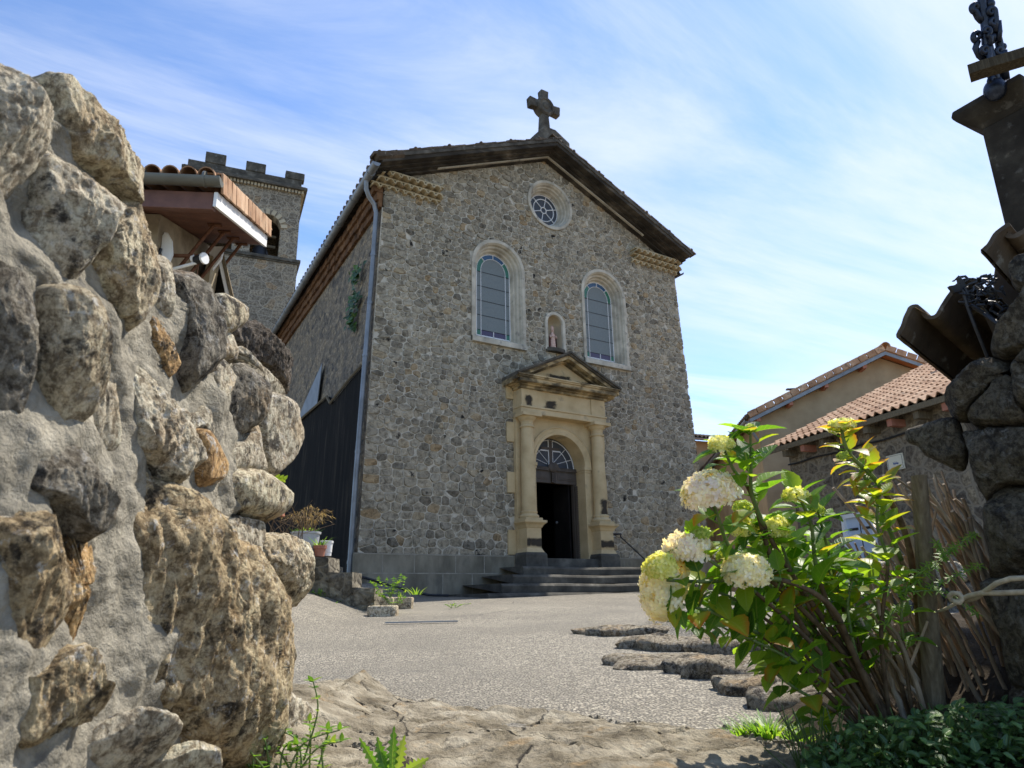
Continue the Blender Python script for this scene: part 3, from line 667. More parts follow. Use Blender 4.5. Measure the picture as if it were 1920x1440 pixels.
# corbelled brick eaves on the flank
mb = MB()
for row in range(3):
    p = .06 + row * .07; z = 8.80 + row * .19
    for k in range(60):
        y = 14.0 + k * .2
        x = leftx(y, z)
        mb.bb(x - p - rnd.uniform(0, .03), x + .05, y, y + .185, z + rnd.uniform(-.01, .01), z + .19)
obj('brick_eaves', mb, M['redcorbel'], CH)
# gutter + downpipe
mb = MB(); gp = [(4.84 + (y - 13.3) * .0525, y, 9.46 - (y - 13.3) * .012) for y in [13.3 + 12.7 * i / 30 for i in range(31)]]
rows = [[Vector(p) + Vector((.095 * math.cos(a), 0, .095 * math.sin(a))) for a in [math.pi * (1 + i / 10) for i in range(11)]] +
        [Vector(p) + Vector((.085 * math.cos(a), 0, .085 * math.sin(a))) for a in [math.pi * (2 - i / 10) for i in range(11)]] for p in gp]
mb.grid(rows, closed=True)
for i in range(1, 31, 3): mb.tube([Vector(gp[i]) + Vector((0, -.02, -.004)), Vector(gp[i]) + Vector((0, .02, -.004))], .108, 16)
k0 = len(mb.v); mb.add([Vector(gp[0]) + Vector((.095 * math.cos(math.pi * (1 + i / 10)), -.004, .095 * math.sin(math.pi * (1 + i / 10)))) for i in range(11)], [tuple(range(11))])
obj('gutter', mb, M['zinc'], CH, smooth=R(50))
mb = MB()
dp = [(4.87, 14.0, 9.37), (4.88, 14.02, 9.18), (4.97, 14.06, 9.02), (5.13, 14.12, 8.90), (5.19, 14.13, 8.70), (5.15, 14.13, 7.0), (5.08, 14.13, 5.0), (5.0, 14.13, 2.5), (4.95, 14.13, .1)]
mb.tube(dp, .055, 12)
for p in [(5.165, 14.13, 7.6), (5.135, 14.13, 6.4), (5.085, 14.13, 5.15), (5.02, 14.13, 3.0), (4.965, 14.13, .75)]: mb.tube([(p[0], p[1], p[2] - .03), (p[0], p[1], p[2] + .03)], .066, 12)
obj('downpipe', mb, M['zinc'], CH, smooth=R(50))
mb = MB(); canal(mb, (14.80, 13.85, 9.38), (14.80, 26, 9.38), .1, .1, (0, 0, -1), .012); obj('gutter', mb, M['iron'], CH)
# dark tarred cladding on the foot of the flank, a pale sheet above it
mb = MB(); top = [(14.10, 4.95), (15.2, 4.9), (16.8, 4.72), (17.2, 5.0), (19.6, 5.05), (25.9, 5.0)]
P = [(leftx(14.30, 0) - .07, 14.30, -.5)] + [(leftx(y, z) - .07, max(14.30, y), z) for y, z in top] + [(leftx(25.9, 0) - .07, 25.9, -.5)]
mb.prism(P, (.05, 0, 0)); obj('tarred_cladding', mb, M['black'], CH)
mb = MB(); P = [(leftx(y, z) - .10, y, z) for y, z in ((18.3, 5.05), (18.15, 6.2), (19.9, 5.5), (20.9, 5.05))]; mb.prism(P, (.02, 0, 0)); obj('flashing_sheet', mb, M['zinc'], CH)
mb = MB()
for a, b in zip(top[:-1], top[1:]):
    A = Vector((leftx(a[0], a[1]) - .12, max(14.3, a[0]), a[1])); B = Vector((leftx(b[0], b[1]) - .12, b[0], b[1]))
    mb.tube([A, B], .035, 5)
obj('capping_strip', mb, M['oldwood'], CH)
# plinth with pointing
for x0, x1 in ((4.98, 8.76), (11.34, 15.16)):
    mb = MB(); mb.bb(x0, x1, 13.955, 14.05, -.5, .93)
    pl = obj('plinth', mb, M['plinth'], CH, bevel=.008)
    mb = MB(); x0 += .005; x1 -= .005
    mb.bb(x0, x1, 13.95, 13.957, .905, .925); mb.bb(x0, x1, 13.951, 13.957, .525, .545)
    for j in range(6):
        xx = x0 + .98 * (j + (.55 if j % 2 else .7)) * .85
        if xx < x1: mb.bb(xx, xx + .018, 13.951, 13.957, .55, .90)
        if xx - .3 > x0 and xx - .3 < x1: mb.bb(xx - .3, xx - .282, 13.951, 13.957, .0, .52)
    obj('pointing', mb, M['joint'], pl)
# arched windows
ZS, Z0 = 7.99, 6.20
prof = [(.775, 14.01), (.775, 13.955), (.69, 13.955), (.675, 13.985), (.655, 14.0), (.64, 14.06), (.60, 14.075), (.59, 14.09), (.575, 14.15), (.545, 14.165), (.535, 14.18), (.52, 14.24), (.495, 14.245), (.492, 14.30)]
def clip_arch(cx, hw, z0, zs, y): return arch_pts(cx, hw, z0, zs, y, 24)
for (cx,) in WIN:
    mb = MB(); arch_sweep(mb, cx, 5.93, ZS, prof)
    wn = obj('window', mb, M['lime'], CH, smooth=R(28))
    mb = MB(); mb.prism([(cx - .775, 13.90, 5.90), (cx - .775, 13.90, 6.03), (cx - .775, 14.27, 6.20), (cx - .775, 14.27, 5.90)], (1.55, 0, 0))
    obj('sill', mb, M['lime'], wn, bevel=.006)
    gw = .485; iw = .36
    mb = MB().sheet(arch_pts(cx, iw, Z0 + .16, ZS, 14.262)); obj('pane', mb, M['glass'], wn)
    for s in (-1, 1):
        mb = MB().add([(cx + s * iw, 14.262, Z0 + .16), (cx + s * gw, 14.262, Z0 + .16), (cx + s * gw, 14.262, ZS - .05), (cx + s * iw, 14.262, ZS - .05)], [(0, 1, 2, 3)])
        obj('pane', mb, M['glass'], wn)
        mb = MB().add([(cx + s * iw, 14.262, Z0), (cx + s * gw, 14.262, Z0), (cx + s * gw, 14.262, Z0 + .16), (cx + s * iw, 14.262, Z0 + .16)], [(0, 1, 2, 3)])
        obj('coloured_pane', mb, M['green'], wn)
        mb = MB().add([(cx, 14.262, Z0), (cx + s * iw, 14.262, Z0), (cx + s * iw, 14.262, Z0 + .16), (cx, 14.262, Z0 + .16)], [(0, 1, 2, 3)])
        obj('coloured_pane', mb, M['purple'], wn)
        for a0, a1, mt in ((-6, 45, 'green'), (45, 90, 'bluegl')):
            rr = []
            for q in (iw, gw):
                rr.append([(cx + s * q * math.cos(R(a0 + (a1 - a0) * i / 10)), 14.262, ZS + q * math.sin(R(a0 + (a1 - a0) * i / 10))) for i in range(11)])
            obj('coloured_pane', MB().grid(rr), M[mt], wn)
    mb = MB()
    yy = 14.25
    for s in (-1, 1):
        mb.bb(cx + s * iw - .007, cx + s * iw + .007, yy, yy + .011, Z0, ZS)
        mb.bb(cx + s * gw - .010, cx + s * gw + .008, yy, yy + .011, Z0, ZS)
    mb.tube([(cx - iw * math.cos(math.pi * i / 20), yy + .006, ZS + iw * math.sin(math.pi * i / 20)) for i in range(21)], .007, 5)
    mb.tube([(cx - gw * math.cos(math.pi * i / 20), yy + .006, ZS + gw * math.sin(math.pi * i / 20)) for i in range(21)], .009, 5)
    for a in (45, 90, 135): mb.tube([(cx + iw * math.cos(R(a)), yy + .006, ZS + iw * math.sin(R(a))), (cx + gw * math.cos(R(a)), yy + .006, ZS + gw * math.sin(R(a)))], .010, 5)
    mb.bb(cx - gw, cx + gw, yy, yy + .011, Z0 - .005, Z0 + .02); mb.bb(cx - .009, cx + .009, yy, yy + .011, Z0, Z0 + .16)
    obj('leading', mb, M['white'], wn)
    mb = MB()
    for i in range(5): mb.bb(cx - gw, cx + gw, yy + .003, yy + .011, Z0 + .155 + i * .392, Z0 + .168 + i * .392)
    obj('glazing_bar', mb, M['iron'], wn)
# round window
mb = MB(); ring_sweep(mb, OC[0], OC[1], [(.735, 14.01), (.735, 13.95), (.66, 13.95), (.645, 13.98), (.62, 14.0), (.60, 14.06), (.57, 14.075), (.55, 14.14), (.525, 14.16), (.50, 14.25), (.47, 14.27), (.468, 14.34)])
ro = obj('round_window', mb, M['lime'], CH, smooth=R(28))
mb = MB().sheet([(OC[0] + .47 * math.cos(2 * math.pi * k / 40), 14.31, OC[1] + .47 * math.sin(2 * math.pi * k / 40)) for k in range(40)]); obj('pane', mb, M['glassdark'], ro)
mb = MB()
for r, t in ((.09, .016), (.335, .014), (.462, .012)): mb.tube([(OC[0] + r * math.cos(2 * math.pi * k / 36), 14.297, OC[1] + r * math.sin(2 * math.pi * k / 36)) for k in range(37)], t, 5)
for k in range(6):
    a = R(18 + 60 * k); mb.tube([(OC[0] + q * math.cos(a), 14.297, OC[1] + q * math.sin(a)) for q in (.09, .465)], .013, 5)
obj('tracery', mb, M['white'], ro)
# niche
mb = MB(); arch_sweep(mb, NI[0], NI[1] - .05, NI[2], [(.315, 14.01), (.315, 13.94), (.24, 13.94), (.225, 13.97), (.222, 14.02)])
ni = obj('niche', mb, M['lime'], CH, smooth=R(28))
rows = []
for j in range(13):
    a = math.pi * j / 12; rows.append([(NI[0] - .222 * math.cos(a), 14.0 + .26 * math.sin(a), z) for z in (NI[1] - .05, NI[2])])
mb = MB().grid(rows)
rows = [[(NI[0] - .222 * math.cos(math.pi * j / 12), 14.0 + .26 * math.sin(math.pi * j / 12) * math.cos(b), NI[2] + .222 * math.sin(math.pi * j / 12) * math.sin(b)) for j in range(13)] for b in [math.pi / 2 * i / 8 for i in range(9)]]
mb.grid(rows); obj('recess', mb, M['sand'], ni, smooth=True)
mb = MB(); mb.prism([(NI[0] + .31 * math.cos(math.pi + math.pi * i / 14), 14.0 + .16 * math.sin(math.pi + math.pi * i / 14), NI[1] - .10) for i in range(15)] + [(NI[0] + .31, 14.26, NI[1] - .10), (NI[0] - .31, 14.26, NI[1] - .10)], (0, 0, .10))
obj('shelf', mb, M['darkstone'], ni, bevel=.008)
# gable cross
mb = MB(); cx = 9.95
mb.prism([(cx - .62, 13.62, 11.80), (cx - .60, 13.62, 12.02), (cx - .20, 13.62, 12.50), (cx + .18, 13.62, 12.50), (cx + .64, 13.62, 12.24), (cx + .66, 13.62, 11.66)], (0, .62, 0))
cb = obj('cross_base', mb, M['darkstone'], CH, bevel=.02)
mb = MB(); y0, y1 = 13.83, 14.03; zc = 13.37
P = [(-.155, 12.48), (-.095, 13.22), (-.22, 13.25), (-.50, 13.22), (-.52, 13.52), (-.22, 13.49), (-.10, 13.52), (-.125, 13.90), (.125, 13.90), (.10, 13.52), (.22, 13.49), (.52, 13.52), (.50, 13.22), (.22, 13.25), (.095, 13.22), (.155, 12.48)]
mb.prism([(cx + a, y0, b) for a, b in P], (0, y1 - y0, 0))
obj('cross', mb, M['darkstone'], cb, bevel=.015)
mb = MB(); mb.prism([(cx + .29 * math.cos(2 * math.pi * k / 28), y0 - .025, zc + .29 * math.sin(2 * math.pi * k / 28)) for k in range(28)], (0, y1 - y0 + .05, 0))
ring_sweep(mb, cx, zc, [(.27, y0 - .025), (.25, y0 - .05), (.2, y0 - .05), (.18, y0 - .024)], 28); mb.ball((cx, y0 - .02, zc), .11, 6, (1, .4, 1))
obj('cross_disc', mb, M['darkstone'], cb)

# ---------------------------------------------------------------- portal
mb = MB()
arc = arch_pts(DC, .73, .6, 3.10, 13.88, 28)
mb.sheet([(DC - 1.27, 13.88, .62), (DC - 1.27, 13.88, 4.9), (DC + 1.27, 13.88, 4.9), (DC + 1.27, 13.88, .62)] + [(p[0], p[1], max(p[2], .62)) for p in reversed(arc)])
arch_sweep(mb, DC, .6, 3.10, [(.73, 13.88), (.73, 14.32)])
for s in (-1, 1): mb.add([(DC + s * 1.27, 13.88, .62), (DC + s * 1.27, 14.01, .62), (DC + s * 1.27, 14.01, 4.9), (DC + s * 1.27, 13.88, 4.9)], [(0, 1, 2, 3)])
po = obj('portal', mb, M['ashlar'], CH)
for s in (-1, 1):
    for k, z in enumerate((.95, 1.75, 2.35, 2.95, 3.55, 4.15, 4.6)):
        if k % 2 == 0: obj('quoin', MB().bb(DC + s * 1.27, DC + s * 1.47, 13.94, 14.02, z, z + .48 if z > 1 else 1.5), M['ashlar'], po, bevel=.006)
mb = MB(); arch_sweep(mb, DC, 3.10, 3.10, [(.73, 13.88), (.735, 13.845), (.80, 13.835), (.81, 13.85), (.88, 13.84), (.90, 13.82), (.925, 13.83), (.925, 13.885)])
obj('archivolt', mb, M['ashlar'], po, smooth=R(30))
for s in (-1, 1):
    mb = MB()
    mb.bb(DC + s * .70, DC + s * .93, 13.83, 14.30, 3.02, 3.10); mb.bb(DC + s * .715, DC + s * .91, 13.85, 14.30, 2.96, 3.02); mb.bb(DC + s * .726, DC + s * .90, 13.865, 14.31, .66, 2.96)
    obj('impost', mb, M['ashlar'], po, bevel=.006)
def stain(parent, rows, bottom=1, off=0):
    nr, nc = len(rows), len(rows[0]); m_ = MB().grid(rows)
    m_.a = [(max(0, min(1, 2.2 * min((j / (nc - 1)) + (0 if bottom else .5), (1 - j / (nc - 1)) + (0 if bottom else .5), (1 - i / (nr - 1)) * 1.2, .3 + i / (nr - 1) if bottom else i / (nr - 1)))), off, 0) for i in range(nr) for j in range(nc)]; m_.has = True
    return obj('stain', m_, M['softstain'], parent)
def column(x):
    y = 13.72; c = (x, y, 0)
    mb = MB(); mb.bb(x - .235, x + .235, y - .235, 13.9, .70, .98); mb.prism([(x - .235, y - .235, .98), (x + .235, y - .235, .98), (x + .20, y - .2, 1.06), (x - .20, y - .2, 1.06)], (0, .01, 0))
    rows = [[(x + a * w, (y + b * w) if b < 0 else 13.9, z) for a, b in ((-1, -1), (1, -1), (1, 1), (-1, 1))] for w, z in ((.27, .68), (.27, .95), (.235, 1.0), (.205, 1.06), (.195, 1.08), (.195, 1.52), (.21, 1.53), (.235, 1.58), (.25, 1.60), (.30, 1.64), (.30, 1.69))]
    mb = MB().grid(rows, closed=True); mb.add(rows[-1], [(0, 1, 2, 3)])
    cm = obj('column', mb, M['ashlar'], po, bevel=.004)
    rows = [[(x + a * w, (y + b * w) if b < 0 else 13.902, z) for a, b in ((-1, -1), (1, -1), (1, 1), (-1, 1))] for w, z in ((.285, .665), (.283, .93), (.272, .955), (.25, .985), (.2, .99))]
    obj('pedestal_foot', MB().grid(rows, closed=True), M['step'], cm, bevel=.006)
    stain(cm, [[(x - .196 + .392 * i / 12, y - .198, 1.02 + .36 * j / 10) for i in range(13)] for j in range(11)], 0)
    mb = MB(); mb.bb(x - .225, x + .225, y - .225, y + .18, 1.692, 1.75)
    mb.lathe(c, [(.215, 1.75), (.232, 1.775), (.232, 1.80), (.215, 1.825), (.195, 1.83), (.185, 1.85), (.195, 1.875), (.20, 1.89), (.19, 1.905), (.172, 1.91)], 28); obj('column_base', mb, M['ashlar'], cm, smooth=R(35))
    mb = MB().lathe(c, [(.170, 1.905), (.168, 2.3), (.165, 2.8), (.158, 3.3), (.147, 3.86)], 28); obj('shaft', mb, M['ashlar'], cm, smooth=True)
    mb = MB().lathe(c, [(.147, 3.86), (.175, 3.87), (.178, 3.895), (.16, 3.91), (.15, 3.92), (.15, 3.99), (.158, 4.0), (.158, 4.02), (.19, 4.05), (.22, 4.09), (.23, 4.12)], 28); mb.bb(x - .26, x + .26, y - .26, y + .18, 4.12, 4.198)
    obj('capital', mb, M['ashlar'], cm, smooth=R(35))
column(DC - 1.05); column(DC + 1.05)
mb = MB(); mb.bb(DC - 1.28, DC + 1.28, 13.60, 13.90, 4.20, 4.34); mb.bb(DC - 1.30, DC + 1.30, 13.575, 13.90, 4.34, 4.385)
mb.bb(DC - 1.26, DC - .82, 13.60, 13.90, 4.385, 4.80); mb.bb(DC + .82, DC + 1.26, 13.60, 13.90, 4.385, 4.80); mb.bb(DC - .82, DC + .82, 13.625, 13.90, 4.385, 4.80)
obj('entablature', mb, M['ashlar'], po, bevel=.006)
mb = MB()
for hw, y, z0, z1 in ((1.31, 13.55, 4.80, 4.86), (1.36, 13.48, 4.86, 4.90), (1.46, 13.34, 4.90, 5.0), (1.50, 13.30, 5.0, 5.035), (1.53, 13.27, 5.035, 5.07)):
    mb.bb(DC - hw, DC + hw, y, 14.01, z0, z1)
obj('cornice', mb, M['ashlarold'], po, bevel=.008)
mb = MB(); mb.prism([(DC - 1.3, 13.66, 5.07), (DC + 1.3, 13.66, 5.07), (DC, 13.66, 5.70)], (0, .3, 0)); pd = obj('pediment', mb, M['ashlar'], po)
mb = MB(); md = MB()
for s in (-1, 1):
    sl_ = .47; za = 5.80
    for (ya, t0, t1, tgt) in ((13.55, -.18, -.13, mb), (13.36, -.13, -.05, mb), (13.30, -.05, -.015, md), (13.25, -.015, .035, md)):
        P = [(DC, ya, za + t0), (DC, ya, za + t1), (DC + s * 1.56, ya, za - 1.56 * sl_ + t1), (DC + s * 1.56, ya, za - 1.56 * sl_ + t0)]
        tgt.prism(P, (0, 14.01 - ya, 0))
obj('raking_cornice', mb, M['ashlarold'], pd); obj('coping', md, M['darkstone'], pd)
n_ = 16
stain(po, [[(DC + 1.05 + .1725 * math.cos(t), 13.72 + .1725 * math.sin(t), z) for t in [R(-175) + R(170) * i / n_ for i in range(n_ + 1)]] for z in [1.92 + .045 * q for q in range(12)]], 1)
stain(po, [[(DC - .80 + .76 * i / 16, 13.622, 4.388 + .022 * j) for i in range(17)] for j in range(13)])
stain(po, [[(DC - 1.255 + .40 * i / 12, 13.597, 4.388 + .028 * j) for i in range(13)] for j in range(13)])
stain(po, [[(DC - .80 + 1.4 * i / 20, 13.657, 5.072 + .024 * j) for i in range(21)] for j in range(13)])
stain(po, [[(DC + .2 + .9 * i / 16, 13.657, 5.072 + .024 * j) for i in range(17)] for j in range(10)])
# door frame, fanlight, lintel and the inside, its darkness put into black walls
mb = MB().sheet(arch_pts(DC, .73, 3.06, 3.10, 14.30)); fl = obj('fanlight', mb, M['glassdark'], CH)
mb = MB(); yy = 14.285; z0 = 3.08
for r, t in ((.70, .012), (.52, .008)): mb.tube([(DC - r * math.cos(math.pi * i / 24), yy, z0 + r * math.sin(math.pi * i / 24)) for i in range(25)], t, 5)
for a in (22, 48, 132, 158): mb.tube([(DC + .12 * math.cos(R(a)), yy, z0 + .05 + .12 * math.sin(R(a))), (DC + .70 * math.cos(R(a)), yy, z0 + .70 * math.sin(R(a)))], .007, 5)
for s in (-1, 1):
    mb.bb(DC + s * .06 - .009, DC + s * .06 + .009, yy - .01, yy + .01, z0, z0 + .70)
    mb.bb(DC + s * .06, DC + s * .30, yy - .01, yy + .01, z0 + .42, z0 + .445)
obj('fanlight_bar', mb, M['white'], fl)
mb = MB(); mb.bb(DC - .05, DC + .05, 14.27, 14.29, 3.1, 3.78); mb.bb(DC - .28, DC + .28, 14.272, 14.29, 3.53, 3.60); obj('fanlight_cross', mb, M['wooddoor'], fl)
mb = MB(); mb.bb(DC - .73, DC + .73, 14.22, 14.34, 2.70, 3.02)
for k in range(30):
    x = DC - .71 + k * .049; mb.box((x, 14.20, 3.05), (.03, .07, .07), Matrix.Rotation(.5, 3, 'Y'))
mb.bb(DC - .72, DC + .72, 14.17, 14.30, 3.00, 3.03)
for s in (-1, 1):
    for w, hh, y in ((.50, .17, 14.205), (.40, .10, 14.195)): mb.bb(DC + s * .40 - w / 2, DC + s * .40 + w / 2, y, 14.22, 2.87 - hh / 2, 2.87 + hh / 2)
for k in range(6): mb.box((DC, 14.19, 2.72 + k * .05), (.13, .06, .034), Matrix.Rotation(.3, 3, 'Y'))
mb.ball((DC, 14.17, 3.08), .16, 8, (1, .35, .8))
ln = obj('door_lintel', mb, M['wooddoor'], CH)
for s in (-1, 1):
    mb = MB()
    mb.bb(DC + s * .63, DC + s * .73, 14.235, 14.34, .86, 2.70)
    for k in range(34): mb.box((DC + s * .685, 14.21, .90 + k * .053), (.085, .06, .036), Matrix.Rotation(.25 * s, 3, 'Y'))
    obj('door_jamb', mb, M['wooddoor'], CH)
mb = MB(); A = R(88); ux, uy = math.cos(A), math.sin(A)
P = [(DC + .60, 14.36, .90), (DC + .60, 14.36, 2.70), (DC + .60 - .62 * ux, 14.36 + .62 * uy, 2.70), (DC + .60 - .62 * ux, 14.36 + .62 * uy, .90)]
mb.prism(P, (-.05, -.01, 0)); dl = obj('door', mb, M['unlitdoor'], CH)
mb = MB().ball((DC + .49, 14.8, 1.82), .035, 6); obj('handle', mb, M['zinc'], dl)
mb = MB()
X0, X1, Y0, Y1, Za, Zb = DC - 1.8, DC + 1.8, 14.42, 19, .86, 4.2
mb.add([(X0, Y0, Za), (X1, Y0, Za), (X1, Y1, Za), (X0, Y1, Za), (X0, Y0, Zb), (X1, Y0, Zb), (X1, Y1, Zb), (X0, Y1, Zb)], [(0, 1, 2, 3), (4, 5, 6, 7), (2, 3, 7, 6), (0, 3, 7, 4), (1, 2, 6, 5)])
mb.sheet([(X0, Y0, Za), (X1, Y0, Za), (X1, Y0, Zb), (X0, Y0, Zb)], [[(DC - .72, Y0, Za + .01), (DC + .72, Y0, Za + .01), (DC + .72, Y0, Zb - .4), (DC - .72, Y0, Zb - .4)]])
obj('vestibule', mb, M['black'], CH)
mb = MB(); mb.bb(DC - .95, DC + .95, 13.55, 14.42, .64, .862); obj('threshold', mb, M['step'], CH, bevel=.015)
# steps: each a worn slab course
for i, (x0, x1, yf, zt, zb) in enumerate(((8.34, 11.78, 12.98, .66, .475), (7.88, 12.25, 12.66, .474, .29), (7.42, 12.7, 12.34, .289, .105), (6.95, 13.1, 12.05, .104, -.3))):
    mb = MB(); n = 40; rows = []
    for k in range(n + 1):
        x = x0 + (x1 - x0) * k / n; j = .016 * noise.noise(Vector((x * 1.5, i * 7, 0))) + .010 * noise.noise(Vector((x * 6, i * 7, 3))); w = -.018 * math.exp(-((x - DC) / .9) ** 2)
        rows.append([(x, yf + j, zb), (x, yf + j - .01, zt - .05 + w), (x, yf + j + .015, zt - .012 + w + j * .5), (x, yf + .05, zt + w + j * .5), (x, 13.99, zt)])
    mb.grid(rows); mb.f.append(tuple(range(5))); mb.f.append(tuple(n * 5 + q for q in range(5)))
    obj('step', mb, M['step'], CH)
# hand rail beside the right column
mb = MB(); mb.tube([(11.30, 13.62, 1.47), (11.62, 13.62, 1.47)], .022, 8); mb.tube([(11.60, 13.62, 1.40), (12.55, 13.62, .72), (12.75, 13.62, .58)], .018, 8); mb.tube([(12.55, 13.62, .72), (12.55, 13.62, .3)], .016, 8)
mb.tube([(11.60, 13.62, 1.47), (11.60, 13.9, 1.47)], .016, 8); mb.tube([(11.60, 13.62, 1.47), (11.60, 13.62, 1.38)], .018, 8)
obj('handrail', mb, M['iron'], CH)
# black hose lying against the plinth
mb = MB(); mb.tube([(4.9, 13.86, .50), (5.2, 13.85, .44), (5.7, 13.84, .30), (6.1, 13.82, .19), (6.5, 13.7, .10), (6.9, 13.6, .085)], .026, 8)
o = obj('hose', mb, M['iron'], loc=(5.7, 13.84, .1)); tag(o, 'black hose sloping down along the church plinth left of the steps', 'hose')
# statue in the niche: robed figure with cape, joined hands and tall hat
st = empty('statue', 'small painted statue of a robed bishop standing in the arched wall niche', 'statue', (10.06, 14.03, 6.12))
sx, sy, sz = 10.06, 14.04, 6.12
mb = MB(); rows = []
for z, rx, ry in ((0, .098, .075), (.03, .10, .078), (.16, .085, .065), (.28, .078, .058), (.36, .085, .056), (.41, .082, .05), (.435, .05, .04), (.45, .028, .028), (.47, .030, .03), (.50, .038, .042), (.53, .040, .044), (.56, .034, .036), (.58, .012, .012)):
    rows.append([(sx + rx * math.cos(2 * math.pi * k / 20) * (1 + .06 * math.cos(10 * math.pi * k / 20) * (z < .3)), sy + ry * math.sin(2 * math.pi * k / 20), sz + z) for k in range(20)])
mb.grid(rows, closed=True); mb.ball((sx, sy - .045, sz + .515), .010, 5)
bodym = plain('painted_robe', [(.35, (.42, .24, .17)), (.6, (.62, .44, .34))], 18, .7, .2, .002)
obj('figure', mb, bodym, st, smooth=True)
mb = MB(); rows = []
for z, r in ((.04, .125), (.2, .112), (.34, .105), (.41, .09), (.44, .05)):
    rows.append([(sx + r * math.cos(R(-35 + 250 * k / 14)), sy + .8 * r * math.sin(R(-35 + 250 * k / 14)), sz + z) for k in range(15)])
mb.grid(rows); obj('cape', mb, plain('dark_red_cape', [(.3, (.10, .035, .03)), (.7, (.19, .08, .06))], 9, .7, .2, .002), st, smooth=True)
mb = MB().lathe((sx, sy, sz), [(.042, .55), (.046, .59), (.038, .63), (.004, .66)], 12, 1, .7); obj('hat', mb, bodym, st, smooth=True)
mb = MB()
for s in (-1, 1): mb.tube([(sx + s * .085, sy - .01, sz + .39), (sx + s * .095, sy - .045, sz + .31), (sx + s * .03, sy - .085, sz + .345)], [.024, .022, .014], 8)
obj('arms', mb, bodym, st, smooth=True)

# ================================================================ bell tower
TA = R(-9); TM = Matrix.Translation(Vector((7.15, 29.1, 0))) @ Matrix.Rotation(TA, 4, 'Z')
def loc(Mx, px, py, v=0):
    yd = Mx.to_3x3() @ Vector((0, 1, 0)); return Mx.inverted() @ hit(px, py, Mx @ Vector((0, v, 0)), yd)
TW = empty('bell_tower', 'square stone bell tower with crenellated top rising behind the church roof', 'tower', M=TM)
s0 = loc(TM, 561, 490); s1 = loc(TM, 572, 365); cl = loc(TM, 367, 310); cr = loc(TM, 585, 357)
WT = 4.9; zs_ = loc(TM, 540, 486).z; zc_ = loc(TM, 530, 352).z
print('tower', s0, s1, cl, cr, zs_, zc_)
def lbox(mb, *a): return mb.bb(*a)
mb = MB(); lbox(mb, -WT, 0, 0, WT, -.5, zs_ - .15); obj('shaft_wall', mb, M['tower'], TW, local=True)
xa = -WT + .12; xb = -.05; zt = zc_ - .05
A1 = (-1.42, .60, zs_ + 1.45); A2 = (-3.35, .60, zs_ + 1.45)
mb = MB()
for (yq) in (.06, WT - .06): mb.sheet([(xa, yq, zs_), (xb, yq, zs_), (xb, yq, zt), (xa, yq, zt)], [arch_pts(a[0], a[1], zs_ + .02, a[2], yq, 16) for a in (A1, A2)])
for xq in (xa, xb):
    mb.sheet([(xq, .06, zs_), (xq, WT - .06, zs_), (xq, WT - .06, zt), (xq, .06, zt)], [[(xq, y, z) for _, y, z in [(0, 2.45 + p[0], p[2]) for p in arch_pts(0, .6, zs_ + .02, zs_ + 1.45, 0, 16)]]])
for a in (A1, A2):
    arch_sweep(mb, a[0], zs_ + .02, a[2], [(a[1], .06), (a[1], .55)], 16); arch_sweep(mb, a[0], zs_ + .02, a[2], [(a[1], WT - .55), (a[1], WT - .06)], 16)
mb.sheet([(xa + .4, .55, zs_), (xb - .4, .55, zs_), (xb - .4, .55, zt), (xa + .4, .55, zt)], [arch_pts(a[0], a[1], zs_ + .02, a[2], .55, 16) for a in (A1, A2)])
obj('belfry_wall', mb, M['tower'], TW, local=True)
mb = MB(); lbox(mb, xa, xb, .06, WT - .06, zt - .02, zt + .05); obj('belfry_ceiling', mb, M['darkstone'], TW, local=True)
for a in (A1, A2):
    mb = MB()
    for k in range(9):
        t = R(10 + 20 * k); r = a[1] + .14
        mb.box((a[0] + r * math.cos(t), .05, a[2] + r * math.sin(t)), (.26, .06, .17), Matrix.Rotation(-t, 3, 'Y'), 1, .01)
    obj('arch_ring', mb, M['sand'], TW, local=True)
mb = MB(); lbox(mb, -WT - .10, .12, -.12, WT + .1, zs_ - .15, zs_ + .0); lbox(mb, -WT - .05, .06, -.06, WT + .05, zs_ - .22, zs_ - .15); obj('string_course', mb, M['darkstone'], TW, local=True, bevel=.02)
mb = MB()
for k in range(34):
    x = -WT + .05 + k * .145
    lbox(mb, x, x + .10, -.06 - .02 * (k % 2), .05, zt - .10 - .02 * rnd.random(), zt + .02)
    lbox(mb, -.05, .08, .1 + k * .14, .2 + k * .14, zt - .10, zt + .02)
obj('dentil', mb, M['sand'], TW, local=True)
mb = MB(); lbox(mb, -WT - .16, .18, -.20, WT + .16, zt + .02, zt + .16); lbox(mb, -WT - .10, .12, -.13, WT + .10, zt + .16, zt + .22); obj('cornice', mb, M['darkstone'], TW, local=True, bevel=.02)
mb = MB(); lbox(mb, -WT + .05, -.08, .02, .32, zt + .22, zt + .60); lbox(mb, -WT + .05, -.08, WT - .3, WT, zt + .22, zt + .60); lbox(mb, -.4, -.08, .3, WT - .3, zt + .22, zt + .6); lbox(mb, -WT + .05, -WT + .37, .3, WT - .3, zt + .22, zt + .6); obj('parapet', mb, M['darkstone'], TW, local=True, bevel=.02)
mer = [loc(TM, (x0 + x1) / 2, (y0 + y1) / 2) for x0, y0, x1, y1 in ((387, 283, 425, 292), (461, 301, 501, 309), (536, 319, 572, 327))]
for i, m_ in enumerate(mer):
    mb = MB(); lbox(mb, m_.x - .42, m_.x + .42, -.02, .36, zt + .60 - .35 * (i == 99), m_.z); obj('merlon', mb, M['darkstone'], TW, local=True, bevel=.025)
for i, m_ in enumerate(mer):
    mb = MB(); lbox(mb, m_.x - .42, m_.x + .42, WT - .34, WT + .02, zt + .60, m_.z); obj('merlon', mb, M['darkstone'], TW, local=True, bevel=.025)
